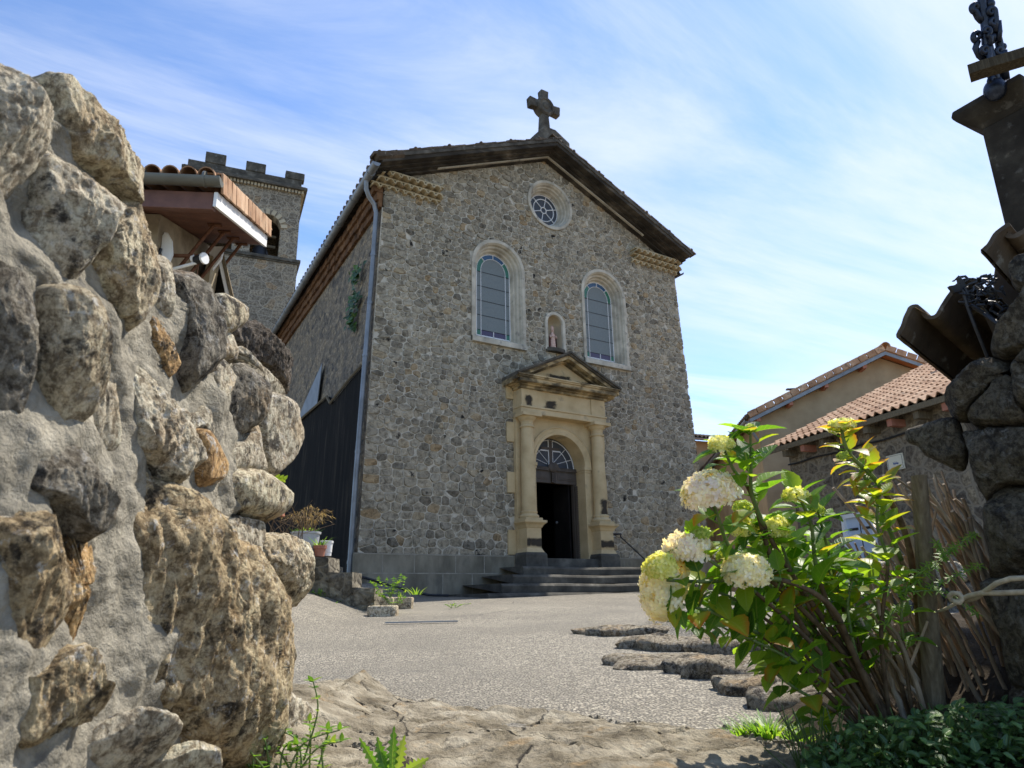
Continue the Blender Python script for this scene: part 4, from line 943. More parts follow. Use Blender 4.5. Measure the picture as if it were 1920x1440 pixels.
BM = MB(); bc = TM @ Vector((A1[0] - .15, .75, zs_ - .02))
be = empty('bell', 'dark bronze bell hanging in the right belfry arch of the tower', 'bell', bc)
mb = MB().lathe(bc, [(.50, .0), (.47, .06), (.40, .18), (.34, .40), (.31, .60), (.25, .72), (.10, .78), (.01, .79)], 24); obj('bell_body', mb, M['iron'], be, smooth=R(40))
mb = MB(); 
for z, w in ((.84, .11), (1.35, .09)): mb.box(bc + Vector((0, 0, z)), (1.25, .12, w), Matrix.Rotation(TA, 3, 'Z'))
mb.box(bc + Vector((0, 0, 1.1)), (.5, .14, .45), Matrix.Rotation(TA, 3, 'Z')); obj('headstock', mb, M['oldwood'], be)
mb = MB().tube([bc + Vector((0, 0, .5)), bc + Vector((0, 0, .02))], [.02, .05], 8); obj('clapper', mb, M['iron'], be)

# ================================================================ rubble stones
def spline(poly, n):
    P = [Vector(p) for p in poly]; m = len(P); out_ = []
    for i in range(m):
        p0, p1, p2, p3 = P[i - 1], P[i], P[(i + 1) % m], P[(i + 2) % m]
        for k in range(n):
            t = k / n; a = .5 * ((2 * p1) + (p2 - p0) * t + (2 * p0 - 5 * p1 + 4 * p2 - p3) * t * t + (3 * p1 - p0 - 3 * p2 + p3) * t ** 3)
            out_.append(p1.lerp(p2, t).lerp(a, .75))
    return out_
def stone_mesh(poly, dep, nrm, thick, seed, rug=.05, sq=.55, n=(110, 56), facets=5, back=.8):
    """stone from its outline: star-shaped about its centre, rounded front and back, chipped flat in places, rough"""
    rr = random.Random(seed)
    S = spline([(p[0], p[1], 0) for p in poly], 6)
    cx = sum(p.x for p in S) / len(S); cy = sum(p.y for p in S) / len(S)
    an = np.array([math.atan2(p.y - cy, p.x - cx) for p in S]); ra = np.array([math.hypot(p.x - cx, p.y - cy) for p in S])
    o = np.argsort(an); an, ra = an[o], ra[o]
    th = np.linspace(-math.pi, math.pi, n[0], endpoint=False)
    rad = np.interp(th, an, ra, period=2 * math.pi)
    C = PD(cx, cy, dep(cx, cy)); sz = float(np.mean(ra)) * dep(cx, cy) / FPX
    off = [PD(cx + rad[i] * math.cos(th[i]), cy + rad[i] * math.sin(th[i]), dep(cx + rad[i] * math.cos(th[i]), cy + rad[i] * math.sin(th[i]))) - C for i in range(n[0])]
    off = np.array(off); nv = np.array(nrm)
    nf = int(n[1] * .72); kf = np.linspace(1, 0, nf); kb = np.linspace(0, 1, n[1] - nf + 1)[:-1]     # rings evenly spread from rim to centre
    k = np.concatenate([kb, kf]); cs = k ** (1 / sq); h = np.sqrt(np.clip(1 - cs * cs, 0, 1)) * np.concatenate([-np.ones(len(kb)), np.ones(nf)]); ph = np.arcsin(h)
    h = np.where(h > 0, h * thick, h * thick * back)
    P = off[None] * k[:, None, None] + (h[:, None] * nv[None])[:, None, :]
    for _ in range(facets):                                  # chipped planes on the face
        d = np.array([rr.gauss(0, .55), rr.gauss(0, .55), rr.gauss(0, .55)]) + nv; d /= np.linalg.norm(d)
        lim = np.max(P @ d) * rr.uniform(.70, .92); ex = np.maximum(P @ d - lim, 0); P = P - (ex * .94)[..., None] * d
    F = P.reshape(-1, 3); ox = Vector((seed * 3.1, seed * 1.7, seed * .9)); a = rug * sz
    ou = off / (np.linalg.norm(off, axis=1)[:, None] + 1e-9); ln = (ou[None] * np.cos(ph)[:, None, None] + (np.sin(ph)[:, None] * nv[None])[:, None, :]).reshape(-1, 3)
    w = []
    st = Vector((1, 1, .5))
    for p in F:
        q = Vector(p) / max(sz, .05); q2 = Vector((q.x, q.y, q.z * .42))
        v = .8 * noise.noise(q * 1.5 + ox) + .9 * (.35 - abs(noise.noise(q2 * 2.3 + ox))) + .7 * (.3 - abs(noise.noise(q2 * 5.1 - ox))) + .60 * noise.fractal(q2 * 8 + ox, .75, 2.1, 6) - .55 * max(0, .10 - abs(noise.noise(q2 * 1.7 - ox))) * 9
        w.append(v)
    F = F + ln * (np.array(w) * a)[:, None]
    F = F + np.array(C)
    mb = MB(); mb.grid([[tuple(F[i * n[0] + j]) for j in range(n[0])] for i in range(len(k))], closed=True)
    return mb, C
# ---------------------------------------------------------------- rubble wall on the left, running away beside the path
WA = PD(0, 1150, 1.0); WB = PD(540, 1150, 2.35); wdir = Vector((WB.x - WA.x, WB.y - WA.y, 0)).normalized()
wnrm = Vector((wdir.y, -wdir.x, 0)); wnrm = wnrm if wnrm.dot(RH) > 0 else -wnrm
wpl = (wnrm + Vector((0, 0, math.tan(R(7))))).normalized()
def wdep(px, py):
    d = ray(px, py); t = WA.dot(wpl) / d.dot(wpl); return t * FPX
def sdep(cx, cy, k=.62):
    c = wdep(cx, cy); return lambda x, y: c + k * (wdep(x, y) - c)
snrm = (wnrm * .85 - FH * .22 + Vector((0, 0, .18))).normalized()
SW = empty('stone_wall', 'tall rough wall of big mortared boulders beside the path, near the camera', 'stone wall', (WB.x, WB.y, gz(WB.x, WB.y)))
sil = [(110, -60), (120, 0), (150, 34), (175, 75), (240, 150), (300, 190), (345, 230), (395, 243), (430, 262), (470, 268), (520, 352), (560, 372), (600, 422), (640, 440), (700, 505), (760, 515), (850, 520), (900, 482), (950, 497), (1000, 470), (1060, 475), (1110, 505), (1200, 520), (1280, 522), (1320, 505), (1420, 490), (1600, 480)]
ys_ = [a for a, b in sil]; xr_ = [b for a, b in sil]
rows = []; ny, nx = 190, 170
for i in range(ny):
    py = 100 + (1560 - 100) * i / (ny - 1); xr = float(np.interp(py, ys_, xr_)) - 6; row = []
    for j in range(nx):
        px = -420 + (xr + 420) * j / (nx - 1)
        p = PD(px, py, wdep(px, py))
        q = p * 7; v = .020 * noise.fractal(q, .9, 2, 5) + .022 * noise.noise(p * 4.5) + .012 * (.4 - abs(noise.noise(p * 11)))
        e = sm((xr - px) / 70); tp = sm((py - 100) / 40)
        row.append(p + wnrm * (v * 1.25 + .024) - wnrm * (.12 * (1 - e)) )
    rows.append(row)
mb = MB().grid(rows)
bk = [[p - wnrm * .42 + wdir * (-.02) for p in r[::6]] for r in rows[::6]]
mb.grid(bk)
M['mortar'] = plain('pale_lime_mortar', [(.3, (.13, .125, .112)), (.5, (.26, .25, .225)), (.7, (.40, .385, .35))], 16, .95, .9, .018, bscale=60, spots=(18, .7, (.12, .115, .105)))
for fr, bb_ in ((rows[0][::6], bk[0]), ([r[-1] for r in rows[::6]], [r[-1] for r in bk])):
    mb.grid([fr, bb_])
obj('mortar', mb, M['mortar'], SW, smooth=True)
STONES = [
 ('rock_grey', [(-60,110),(0,118),(18,130),(32,168),(50,190),(52,260),(40,330),(15,370),(-60,380)], .10, .05),
 ('rock_tan', [(34,162),(70,165),(118,195),(150,225),(206,284),(247,318),(249,350),(240,395),(188,356),(125,322),(62,300),(48,250)], .13, .06),
 ('rock_grey', [(42,302),(60,298),(120,325),(178,362),(190,400),(150,445),(128,500),(95,560),(45,555),(12,520),(12,420),(25,340)], .13, .06),
 ('rock_tan', [(178,362),(215,398),(243,372),(268,402),(284,455),(272,490),(245,530),(240,580),(215,622),(190,612),(165,588),(140,550),(122,500),(135,440)], .13, .07),
 ('rock_dark', [(-60,520),(0,523),(20,530),(24,580),(20,640),(26,700),(28,770),(20,782),(-60,775)], .09, .05),
 ('rock_tan', [(28,560),(75,553),(105,578),(126,620),(132,700),(130,770),(110,802),(80,815),(45,792),(24,740),(20,650)], .13, .035),
 ('rock_grey', [(188,682),(215,680),(260,738),(300,788),(330,830),(354,856),(345,872),(315,892),(295,916),(270,906),(238,872),(203,846),(205,750)], .12, .07),
 ('rock_grey', [(132,660),(178,650),(200,700),(212,770),(205,840),(170,862),(140,830),(130,760)], .045, .04),
 ('rock_ochre', [(262,600),(277,588),(293,620),(308,670),(311,700),(290,714),(268,692),(250,650)], .07, .07),
 ('rock_dark', [(298,495),(332,500),(366,520),(379,545),(381,600),(376,700),(371,750),(345,777),(310,770),(297,740),(310,690),(313,620),(309,560),(293,520)], .11, .05),
 ('rock_grey', [(283,480),(300,492),(312,560),(300,602),(265,592),(243,560),(250,515),(268,495)], .06, .06),
 ('rock_tan', [(376,562),(405,557),(436,570),(443,582),(440,607),(425,623),(400,636),(375,630),(368,598)], .085, .03),
 ('rock_grey', [(375,690),(395,674),(416,681),(418,710),(400,752),(375,782),(360,770),(364,720)], .08, .03),
 ('rock_grey', [(374,632),(410,628),(429,642),(426,682),(396,677),(375,686)], .06, .03),
 ('rock_lava', [(438,610),(470,607),(487,630),(512,655),(541,690),(549,715),(546,745),(530,742),(505,716),(480,696),(455,671),(441,640)], .075, .10),
 ('rock_dark', [(424,690),(455,690),(471,720),(476,760),(465,792),(440,826),(410,832),(391,805),(394,750),(409,715)], .10, .045),
 ('rock_grey', [(478,742),(515,750),(540,764),(548,800),(541,840),(521,876),(500,894),(482,882),(470,830),(464,780)], .10, .035),
 ('rock_grey', [(430,640),(455,670),(500,712),(528,742),(500,760),(478,740),(470,700),(432,690)], .05, .03),
 ('rock_ochre', [(334,818),(356,811),(386,835),(401,870),(396,900),(370,926),(345,926),(328,895),(333,860)], .09, .025),
 ('rock_tan', [(384,905),(400,889),(440,886),(480,892),(511,910),(524,935),(519,961),(490,978),(440,969),(400,951),(376,930)], .10, .03),
 ('rock_grey', [(395,830),(440,830),(470,800),(480,850),(488,888),(440,886),(400,888)], .05, .03),
 ('rock_dark', [(-40,838),(60,850),(150,862),(166,872),(160,920),(155,990),(130,1022),(90,1000),(60,962),(20,952),(-40,930)], .12, .05),
 ('rock_tan', [(157,922),(225,898),(311,905),(330,980),(386,1028),(469,1062),(493,1106),(523,1125),(538,1181),(542,1279),(526,1297),(501,1312),(486,1417),(469,1438),(375,1427),(311,1406),(225,1344),(161,1314),(125,1294),(129,1200),(148,1087),(155,994)], .17, .085),
 ('rock_tan', [(-60,975),(0,980),(38,982),(70,1050),(103,1095),(100,1132),(68,1172),(41,1213),(8,1240),(-60,1262)], .13, .06),
 ('rock_tan', [(-60,1285),(0,1288),(30,1270),(86,1228),(120,1245),(130,1297),(159,1312),(150,1344),(94,1374),(38,1404),(-60,1404)], .13, .07),
 ('rock_tan', [(478,1004),(499,1004),(540,1016),(563,1027),(567,1050),(560,1095),(556,1132),(532,1153),(523,1125),(499,1106),(478,1069),(468,1050)], .10, .06),
 ('rock_tan', [(365,945),(412,973),(399,1018),(380,1010)], .055, .06),
 ('rock_grey', [(400,968),(445,974),(484,985),(478,1030),(470,1060),(420,1040),(398,1015)], .05, .04),
 ('rock_grey', [(440,1300),(505,1298),(545,1320),(592,1375),(604,1430),(592,1500),(460,1500),(455,1420)], .09, .06),
 ('rock_dark', [(120,1330),(225,1350),(320,1412),(360,1440),(340,1520),(80,1520),(60,1400)], .05, .06),
 ('rock_tan', [(55,830),(110,818),(160,850),(110,862)], .05, .05),
 ('rock_ochre', [(40,985),(150,1000),(145,1085),(125,1200),(105,1240),(80,1200),(105,1130),(104,1090),(75,1050)], .06, .06),
 ('rock_grey', [(300,905),(330,900),(366,930),(380,960),(370,1010),(335,985),(315,940)], .06, .04),
 ('rock_grey', [(300,770),(345,780),(372,760),(385,830),(355,810),(334,816)], .05, .03),
]
for i, (mt, poly, th, rg) in enumerate(STONES):
    if i == 22: rg = .062; mt = 'rock_gold'
    if i in (23, 24): mt = 'rock_gold'
    cx = sum(p[0] for p in poly) / len(poly); cy = sum(p[1] for p in poly) / len(poly)
    poly = [(cx + (p[0] - cx) * 1.06, cy + (p[1] - cy) * 1.06) for p in poly]
    big = max(p[0] for p in poly) - min(p[0] for p in poly)
    n = (230, 120) if big > 300 else ((150, 76) if big > 90 else (96, 48))
    mb, C = stone_mesh(poly, sdep(cx, cy), snrm, th * .85, 11 + i * 7, rg * 1.05, .42, n, 8 if rg > .04 else 3)
    obj('stone', mb, M[mt], SW, smooth=True)
for i, (mt, poly, th, lab) in enumerate((
 ('rock_grey', [(92,1440),(150,1391),(240,1357),(281,1369),(310,1399),(298,1427),(246,1462),(150,1495),(92,1475)], .09, 'long grey loose stone lying at the foot of the boulder wall'),
 ('rock_tan', [(262,1440),(300,1412),(340,1418),(390,1445),(380,1500),(270,1500)], .07, 'small tan loose stone half out of frame beside the long grey stone'),
 ('rock_grey', [(-40,1430),(30,1424),(90,1446),(110,1500),(-40,1510)], .08, 'pale loose stone in the bottom corner below the boulder wall'))):
    mb, C = stone_mesh(poly, lambda x, y: 1.06 + .0007 * x, (snrm + Vector((0, 0, .7))).normalized(), th, 400 + i, .035, .55, (120, 60), 3)
    o = obj('rock', mb, M[mt], loc=C, smooth=True); tag(o, lab, 'rock', 'loose stones below the boulder wall')

# ================================================================ house on the left with its overhanging roof
aL = math.atan2(-math.sin(R(25.5)), math.cos(R(25.5)))
B0 = PD(405, 378, 8.0)
LM = Matrix.Translation(Vector((B0.x, B0.y, 0))) @ Matrix.Rotation(aL, 4, 'Z')
LH = empty('left_house', 'old rendered house with canal tile roof overhanging towards the church tower', 'house', M=LM); LH.name = 'tiled_house'
ze = B0.z; SLL = math.tan(R(17)); DL = 2.32
mb = MB()                                        # soffit boards: sloped boards with gaps
for k in range(22):
    y0 = .06 + k * .1; z0 = ze - .04 + y0 * SLL
    mb.prism([(-4.5, y0, z0), (-4.5, y0 + .093, z0 + .093 * SLL), (-4.5, y0 + .093, z0 + .093 * SLL + .015), (-4.5, y0, z0 + .015)], (4.47, 0, 0))
obj('soffit', mb, M['brownwood'], LH, local=True)
mb = MB(); mb.prism([(-4.5, .02, ze - .09), (-4.5, .14, ze - .06), (-4.5, .14, ze + .16), (-4.5, .02, ze + .13)], (4.46, 0, 0)); obj('eaves_beam', mb, M['brownwood'], LH, local=True, bevel=.008)
mb = MB(); mb.prism([(-.03, 0, ze - .06), (-.03, DL, ze - .06 + DL * SLL), (-.03, DL, ze + .12 + DL * SLL), (-.03, 0, ze + .12)], (.035, 0, 0)); obj('fascia', mb, M['white'], LH, local=True)
mb = MB(); rows = []
for a in range(11):
    t = math.pi * (1 + a / 10); rows.append([(x, -.075 + .085 * math.cos(t), ze + .235 + .085 * math.sin(t)) for x in (-4.5, .06)])
for a in range(11):
    t = math.pi * (2 - a / 10); rows.append([(x, -.075 + .078 * math.cos(t), ze + .235 + .078 * math.sin(t)) for x in (-4.5, .06)])
mb.grid(rows, closed=False); mb.add([(.06, -.075 + .085 * math.cos(math.pi * (1 + a / 10)), ze + .235 + .085 * math.sin(math.pi * (1 + a / 10))) for a in range(11)], [tuple(range(11))])
for x in (-.12, -.78, -1.6, -2.4): mb.tube([(x - .012, -.075, ze + .232), (x + .012, -.075, ze + .232)], .092, 18)
obj('gutter', mb, M['olivezinc'], LH, local=True, smooth=R(40))
# canal tiles: each course along the slope, and the verge tiles on edge
mb = MB(); slv = Vector((0, 1, SLL)).normalized(); upv = Vector((0, -SLL, 1)).normalized()
for i in range(24):
    x = -.12 - i * .195
    for k in range(8):
        A = Vector((x, -.06 + k * .345, ze + .275 + k * .345 * SLL + .022)); B = A + slv * .40
        canal(mb, A, B, .098, .082, upv, .013, 8)
        if i == 0: continue
        A2_ = A + Vector((.0975, .02, -.03)); canal(mb, A2_, A2_ + slv * .38, .08, .08, -upv, .012, 5)
obj('canal_tiles', mb, M['terra'], LH, local=True, smooth=R(50))
vr = []
for k in range(13):
    y = .0 + k * .18; mb = MB()
    Mr = Matrix.Rotation(math.atan(SLL), 3, 'X')
    c0 = Vector((.035, y + .085, ze + .10 + (y + .085) * SLL + .055 + .012))
    mb.box(c0 + Vector((.005, 0, .075)), (.03, .166, .235), Mr, 1, .006)
    mb.box(c0 + Vector((-.09, 0, .195)), (.2, .166, .022), Mr, 1, .004)
    obj('verge_tile', mb, M['terra'], LH, local=True, bevel=.006)
# wall set back under the overhang
xw = -.80
mb = MB(); mb.bb(-5.5, xw, .55, DL + .05, -.4, ze + .1)
mb.prism([(-5.5, .55, ze + .1), (-5.5, DL + .05, ze + .1), (-5.5, DL + .05, ze + DL * SLL - .05), (-5.5, .55, ze + .55 * SLL - .05)], (4.7, 0, 0)); obj('wall', mb, M['plaster'], LH, local=True)
mb = MB()
rb = [(.95, -1.05), (1.35, -.95), (1.75, -.85), (2.15, -.75)]
for (y, dz) in rb: 
    mb = MB(); zt = ze - .05 + y * SLL
    mb.tube([(-.30, y, zt), (xw - .05, y, zt - .95)], .022, 6); mb.box((-.30, y, zt - .015), (.16, .05, .02)); obj('bracket', mb, M['rust'], LH, local=True)
mb = MB(); mb.box((-1.15, .80, ze - .30), (1.55, .035, .035), Matrix.Rotation(R(-1), 3, 'Y')); mb.tube([(-.38, .80, ze - .3), (-.42, .82, ze - 1.75)], .004, 5); obj('drying_rail', mb, M['rust'], LH, local=True)
mb = MB(); mb.box((-.25, 1.1, ze - 1.72), (.95, .035, .04), Matrix.Rotation(R(2), 3, 'Y')); obj('drying_rail', mb, M['rust'], LH, local=True)
mb = MB()
P = [(.0, 0), (.10, .02), (.16, .3), (.14, .75), (.06, 1.0), (.0, 1.02), (-.04, .9), (-.06, .4)]
c_ = LM.inverted() @ PD(308, 486, 8.45)
mb.prism([(c_.x + (a - b * .06) * .62, c_.y, c_.z - .05 + b * .40) for a, b in P], (0, .03, 0)); o = obj('board', mb, M['white'], LH, local=True, label='long white rounded board')
mb = MB(); c_ = LM.inverted() @ PD(296, 470, 8.45); mb.tube([c_ + Vector((-.02, 0, -.25)), c_ + Vector((.03, 0, .03))], .02, 6); obj('pole', mb, M['iron'], LH, local=True)
# lamp on its arm
c_ = PD(375, 486, 8.6); o = empty('floodlight', 'small black and white floodlight on an arm under the left house roof', 'lamp', c_)
ax = (RH * .9 - FH * .3).normalized()
mb = MB(); mb.tube([c_ - ax * .07, c_ + ax * .05], [.05, .065], 12); obj('housing', mb, M['iron'], o)
mb = MB(); mb.tube([c_ + ax * .05, c_ + ax * .075], .072, 12); obj('lens', mb, M['white'], o)
mb = MB(); mb.tube([c_ - ax * .07 + Vector((0, 0, .02)), c_ - ax * .11 + Vector((0, 0, .02))], .05, 12); obj('cap', mb, M['white'], o)
mb = MB(); mb.tube([c_ - ax * .05 + Vector((0, 0, -.04)), c_ - RH * .33 + Vector((0, 0, -.13))], .02, 8); obj('arm', mb, M['white'], o)
# lean-to gable at the back of the wall: shaded recess put in as solid black, with pale bargeboards
def W3(px, py, D): return LM.inverted() @ PD(px, py, D)
mb = MB(); mb.prism([W3(390, 470, 10.0), W3(405, 462, 10.0), W3(432, 575, 10.0), W3(436, 660, 10.0), W3(375, 660, 10.0), W3(378, 560, 10.0)], (0, .5, 0)); obj('lean_to', mb, M['black'], LH, local=True)
for (x0, x1) in (((403, 462), (428, 575)), ((411, 470), (437, 580))):
    mb = MB(); a, b = W3(*x0, 9.9), W3(*x1, 9.9); d = (b - a).normalized()
    mb.prism([a, a + Vector((.045, 0, .0)), b + Vector((.045, 0, 0)), b], (0, .06, 0)); obj('bargeboard', mb, M['oldwood'] if x0[0] > 405 else M['white'], LH, local=True)
mb = MB(); mb.prism([W3(380, 520, 9.7), W3(393, 478, 9.7), W3(399, 480, 9.7), W3(386, 560, 9.7), W3(382, 600, 9.7), W3(372, 600, 9.7)], (0, .3, 0)); obj('wall_end', mb, M['plaster'], LH, local=True)
mb = MB(); mb.prism([W3(390, 462, 9.75), W3(420, 462, 9.75), W3(414, 485, 9.75), W3(398, 505, 9.75)], (0, .05, 0)); obj('verge_board', mb, M['white'], LH, local=True)

# ================================================================ stepped wall with pots
SD = 9.2
def sp_(px, py, d=SD): return PD(px, py, d)
prof = [(536, 1045), (616, 1045), (617, 1072), (659, 1075), (661, 1101), (701, 1103), (702, 1160), (640, 1160), (536, 1150)]
STW = empty('stepped_wall', 'low mossy stepped stone wall climbing to the left beside the church corner', 'wall', sp_(640, 1150))
dpt = (FH * .7 - RH * .72).normalized() * .75; dpt = FH * .55
for (x0, x1, yt, yb) in ((520, 616, 1045, 1175), (616, 660, 1073, 1175), (660, 702, 1102, 1175)):
    rows = []
    for j in range(13):
        f = j / 12; px = x0 + (x1 - x0) * f; row = []
        for k in range(15):
            g = k / 14; p = sp_(px, yt + (yb - yt) * g)
            e = min(f, 1 - f, g) * 12; row.append(p - FH * .035 * sm(e / 1.2) + FH * .03 * noise.noise(p * 6) + Vector((0, 0, .012 * noise.noise(p * 5))))
        rows.append(row)
    mb = MB().grid(rows)
    top = [r[0] for r in rows]; mb.grid([top, [p + FH * .28 + Vector((0, 0, .01 * noise.noise(p * 9))) for p in top], [p + FH * .6 for p in top]])
    rt = rows[-1]; mb.grid([rt, [p + FH * .6 for p in rt]]); lt = rows[0]; mb.grid([lt, [p + FH * .6 for p in lt]])
    obj('wall_block', mb, M['wallblock'] if 'wallblock' in M else M.setdefault('wallblock', rubble('mossy_rubble', 'XZ', 6.5, .85, [(0, (.10, .092, .075)), (.5, (.19, .175, .145)), (1, (.30, .28, .23))], (.17, .155, .125), .06, .15, 1, .2)), STW, smooth=R(50))
def slab(name, poly, D, th, lab, grp, mt='rock_tan'):
    P = [PD(x, y, D + (1170 - y) * .0) for x, y in poly]
    return P
for i, (px, py, w, d, h, lab) in enumerate(((718, 1146, .36, .26, .12, 'rough pale stone step at the foot of the stepped wall'), (716, 1128, .30, .2, .10, 'flat stone slab behind the lowest stone step'), (752, 1122, .36, .18, .06, 'flat grey slab by the church plinth among weeds'))):
    p = ground(px, py + 9) if i == 0 else PD(px, py + 6, SD + .5 * i)
    mb = MB(); rows = []
    for z, k in ((-.1, .95), (h * .5, 1.0), (h * .9, .97), (h, .88), (h + .002, .3)):
        rows.append([p + RH * (w * k * max(-1, min(1, 1.25 * math.cos(2 * math.pi * a / 24)))) * .5 * (1 + .1 * noise.noise(Vector((a * .7, i * 5, 1)))) + FH * (d * k * max(-1, min(1, 1.25 * math.sin(2 * math.pi * a / 24)))) * .5 + Vector((0, 0, z)) for a in range(24)])
    mb.grid(rows, closed=True); mb.f.append(tuple(len(mb.v) - 24 + a for a in range(24)))
    o = obj('stone_step', mb, M['rock_tan'], loc=p, smooth=R(45)); tag(o, lab, 'step', 'stone steps by the stepped wall')

def leaf(mb, base, d, up, ln, wd, fold=.25, droop=.35, tint=.5, serr=.06, seg=7, shape=.42):
    d = Vector(d).normalized(); up = Vector(up); sd = d.cross(up)
    if sd.length < 1e-4: sd = d.orthogonal()
    sd.normalize(); up = sd.cross(d).normalized(); base = Vector(base)
    vs, lc = [], []
    for i in range(seg + 1):
        u = i / seg; x = u * ln
        w = wd * .5 * (math.sin(math.pi * u ** (.72 if shape < .5 else 1)) ** .85 if 0 < u < 1 else (0.04 if u == 0 else .0)); w *= 1 + (serr if i % 2 else -serr)
        c = base + d * (x * (1 - .12 * droop * u)) - up * (droop * ln * u * u * .5)
        for s in (-1, 0, 1):
            vs.append(c + sd * (s * w) + up * (abs(s) * w * fold)); lc.append((u, s * 1.0, tint))
    fs = []
    for i in range(seg):
        for k in range(2): a = i * 3 + k; fs.append((a, a + 1, a + 4, a + 3))
    mb.add(vs, fs, lc)
def blade(mb, base, d, ln, wd, bend=.4, tint=.5, seg=5):
    base = Vector(base); d = Vector(d).normalized(); h = Vector((d.x, d.y, 0)); h = h.normalized() if h.length > .01 else Vector((1, 0, 0)); sd = d.cross(h if abs(d.dot(h)) < .95 else Vector((0, 0, 1))).normalized()
    vs, lc, fs = [], [], []
    for i in range(seg + 1):
        u = i / seg; c = base + d * ln * u + (h * .6 - Vector((0, 0, 1)) * .5) * bend * ln * u * u; w = wd * .5 * (1 - u) ** .7
        for s in (-1, 1): vs.append(c + sd * s * w); lc.append((u, s * .8, tint))
    for i in range(seg): a = i * 2; fs.append((a, a + 1, a + 3, a + 2))
    mb.add(vs, fs, lc)
# potted plants standing on the top of the stepped wall
pc = sp_(571, 1043, SD + .28)
bk_ = empty('flower_pot', 'large grey plastic tub with dry grass on top of the stepped wall', 'plant pot', pc)
s_ = SD / FPX
mb = MB().lathe(pc, [(.10, 0), (.148, .005), (.175, .20), (.183, .285), (.198, .29), (.20, .315), (.188, .318), (.178, .30), (.165, .27), (.01, .265)], 30); obj('tub', mb, M['greyplastic'], bk_, smooth=R(40))
mb = MB()
for k in range(90):
    a = rnd.uniform(0, 6.28); r = rnd.uniform(0, .15); b = pc + Vector((r * math.cos(a), r * math.sin(a), .27)); blade(mb, b, (math.cos(a) * .6, math.sin(a) * .6, 1), rnd.uniform(.06, .15), .018, .4, rnd.random())
obj('green_leaves', mb, M['weedleaf'], bk_)
mb = MB()
for k in range(46):
    a = rnd.uniform(0, 6.28); r = rnd.uniform(0, .1); b = pc + Vector((r * math.cos(a), r * math.sin(a), .27)); h = rnd.uniform(.20, .42); o_ = Vector((math.cos(a), math.sin(a), 0)) * rnd.uniform(.08, .34)
    path = [b, b + o_ * .25 + Vector((0, 0, h * .6)), b + o_ * .65 + Vector((0, 0, h * .95)), b + o_ + Vector((0, 0, h * .86))]
    n0 = len(mb.v)
    mb.tube(path, .0022, 4, False); mb.a[n0:] = [(.5, .5, .4)] * (len(mb.v) - n0)
    for q in range(9):
        u = rnd.random(); p = path[2].lerp(path[3], u) if rnd.random() < .7 else path[1].lerp(path[2], u)
        blade(mb, p, (o_.x * 2 + rnd.gauss(0, .4), o_.y * 2 + rnd.gauss(0, .4), rnd.gauss(-.2, .5)), rnd.uniform(.03, .065), .008, .6, rnd.random(), 3)
mb.has = True; obj('dry_grass', mb, M['dryleaf'], bk_)
pc = sp_(599, 1044, SD + .18); tp_ = empty('flower_pot', 'small terracotta pot with green plant between the grey tub and white bucket', 'plant pot', pc)
mb = MB().lathe(pc, [(.04, 0), (.058, .004), (.075, .10), (.086, .102), (.09, .145), (.08, .147), (.07, .12), (.01, .118)], 24); obj('pot', mb, M['pot'], tp_, smooth=R(40))
mb = MB()
for k in range(26):
    a = rnd.uniform(0, 6.28); b = pc + Vector((.04 * math.cos(a), .04 * math.sin(a), .11)); blade(mb, b, (math.cos(a) * .5, math.sin(a) * .5, 1), rnd.uniform(.12, .26), .022, .5, rnd.random())
obj('green_leaves', mb, M['weedleaf'], tp_)
pc = sp_(611, 1043, SD + .36); wb_ = empty('bucket', 'white plastic bucket standing behind the small terracotta pot', 'bucket', pc)
mb = MB().lathe(pc, [(.03, 0), (.068, .004), (.08, .17), (.088, .172), (.09, .20), (.082, .202), (.075, .05), (.01, .04)], 24); obj('body', mb, M['white'], wb_, smooth=R(40))
mb = MB().tube([pc + Vector((.09 * math.cos(t), -.02, .19 - .09 * math.sin(t))) for t in [math.pi * i / 12 for i in range(13)]], .004, 5); obj('handle', mb, M['zinc'], wb_)
# brick bits and dead stalks behind the boulder wall
pc = sp_(505, 960, 8.9); mb = MB(); mb.box(pc, (.34, .2, .11), Matrix.Rotation(-.5, 3, 'Z')); o = obj('brick', mb, M['pot'], loc=pc, bevel=.01); tag(o, 'orange brick lying on the terrace behind the boulder wall', 'brick')
pc = sp_(515, 1030, 8.8); mb = MB()
for k in range(40):
    a = rnd.uniform(0, 6.28); b = pc + RH * rnd.uniform(-.35, .35); mb.tube([b, b + Vector((rnd.gauss(0, .1), rnd.gauss(0, .1), rnd.uniform(.15, .4))), b + Vector((rnd.gauss(0, .25), rnd.gauss(0, .2), rnd.uniform(.3, .6)))], [.006, .004, .002], 4)
o = obj('dead_stalks', mb, M['brownstem'], loc=pc); tag(o, 'tangle of dead brown stalks between the boulder wall and grey tub', 'dead plant')
mb = MB(); P0 = sp_(480, 1048, 9.6)
mb.prism([sp_(300, 1040, SD + .3), sp_(545, 1046, SD + .3), sp_(545, 1120, SD + .3), sp_(300, 1120, SD + .3)], FH * 3.0); 
o = obj('terrace', mb, M['asphalt']); tag(o, kind='structure')

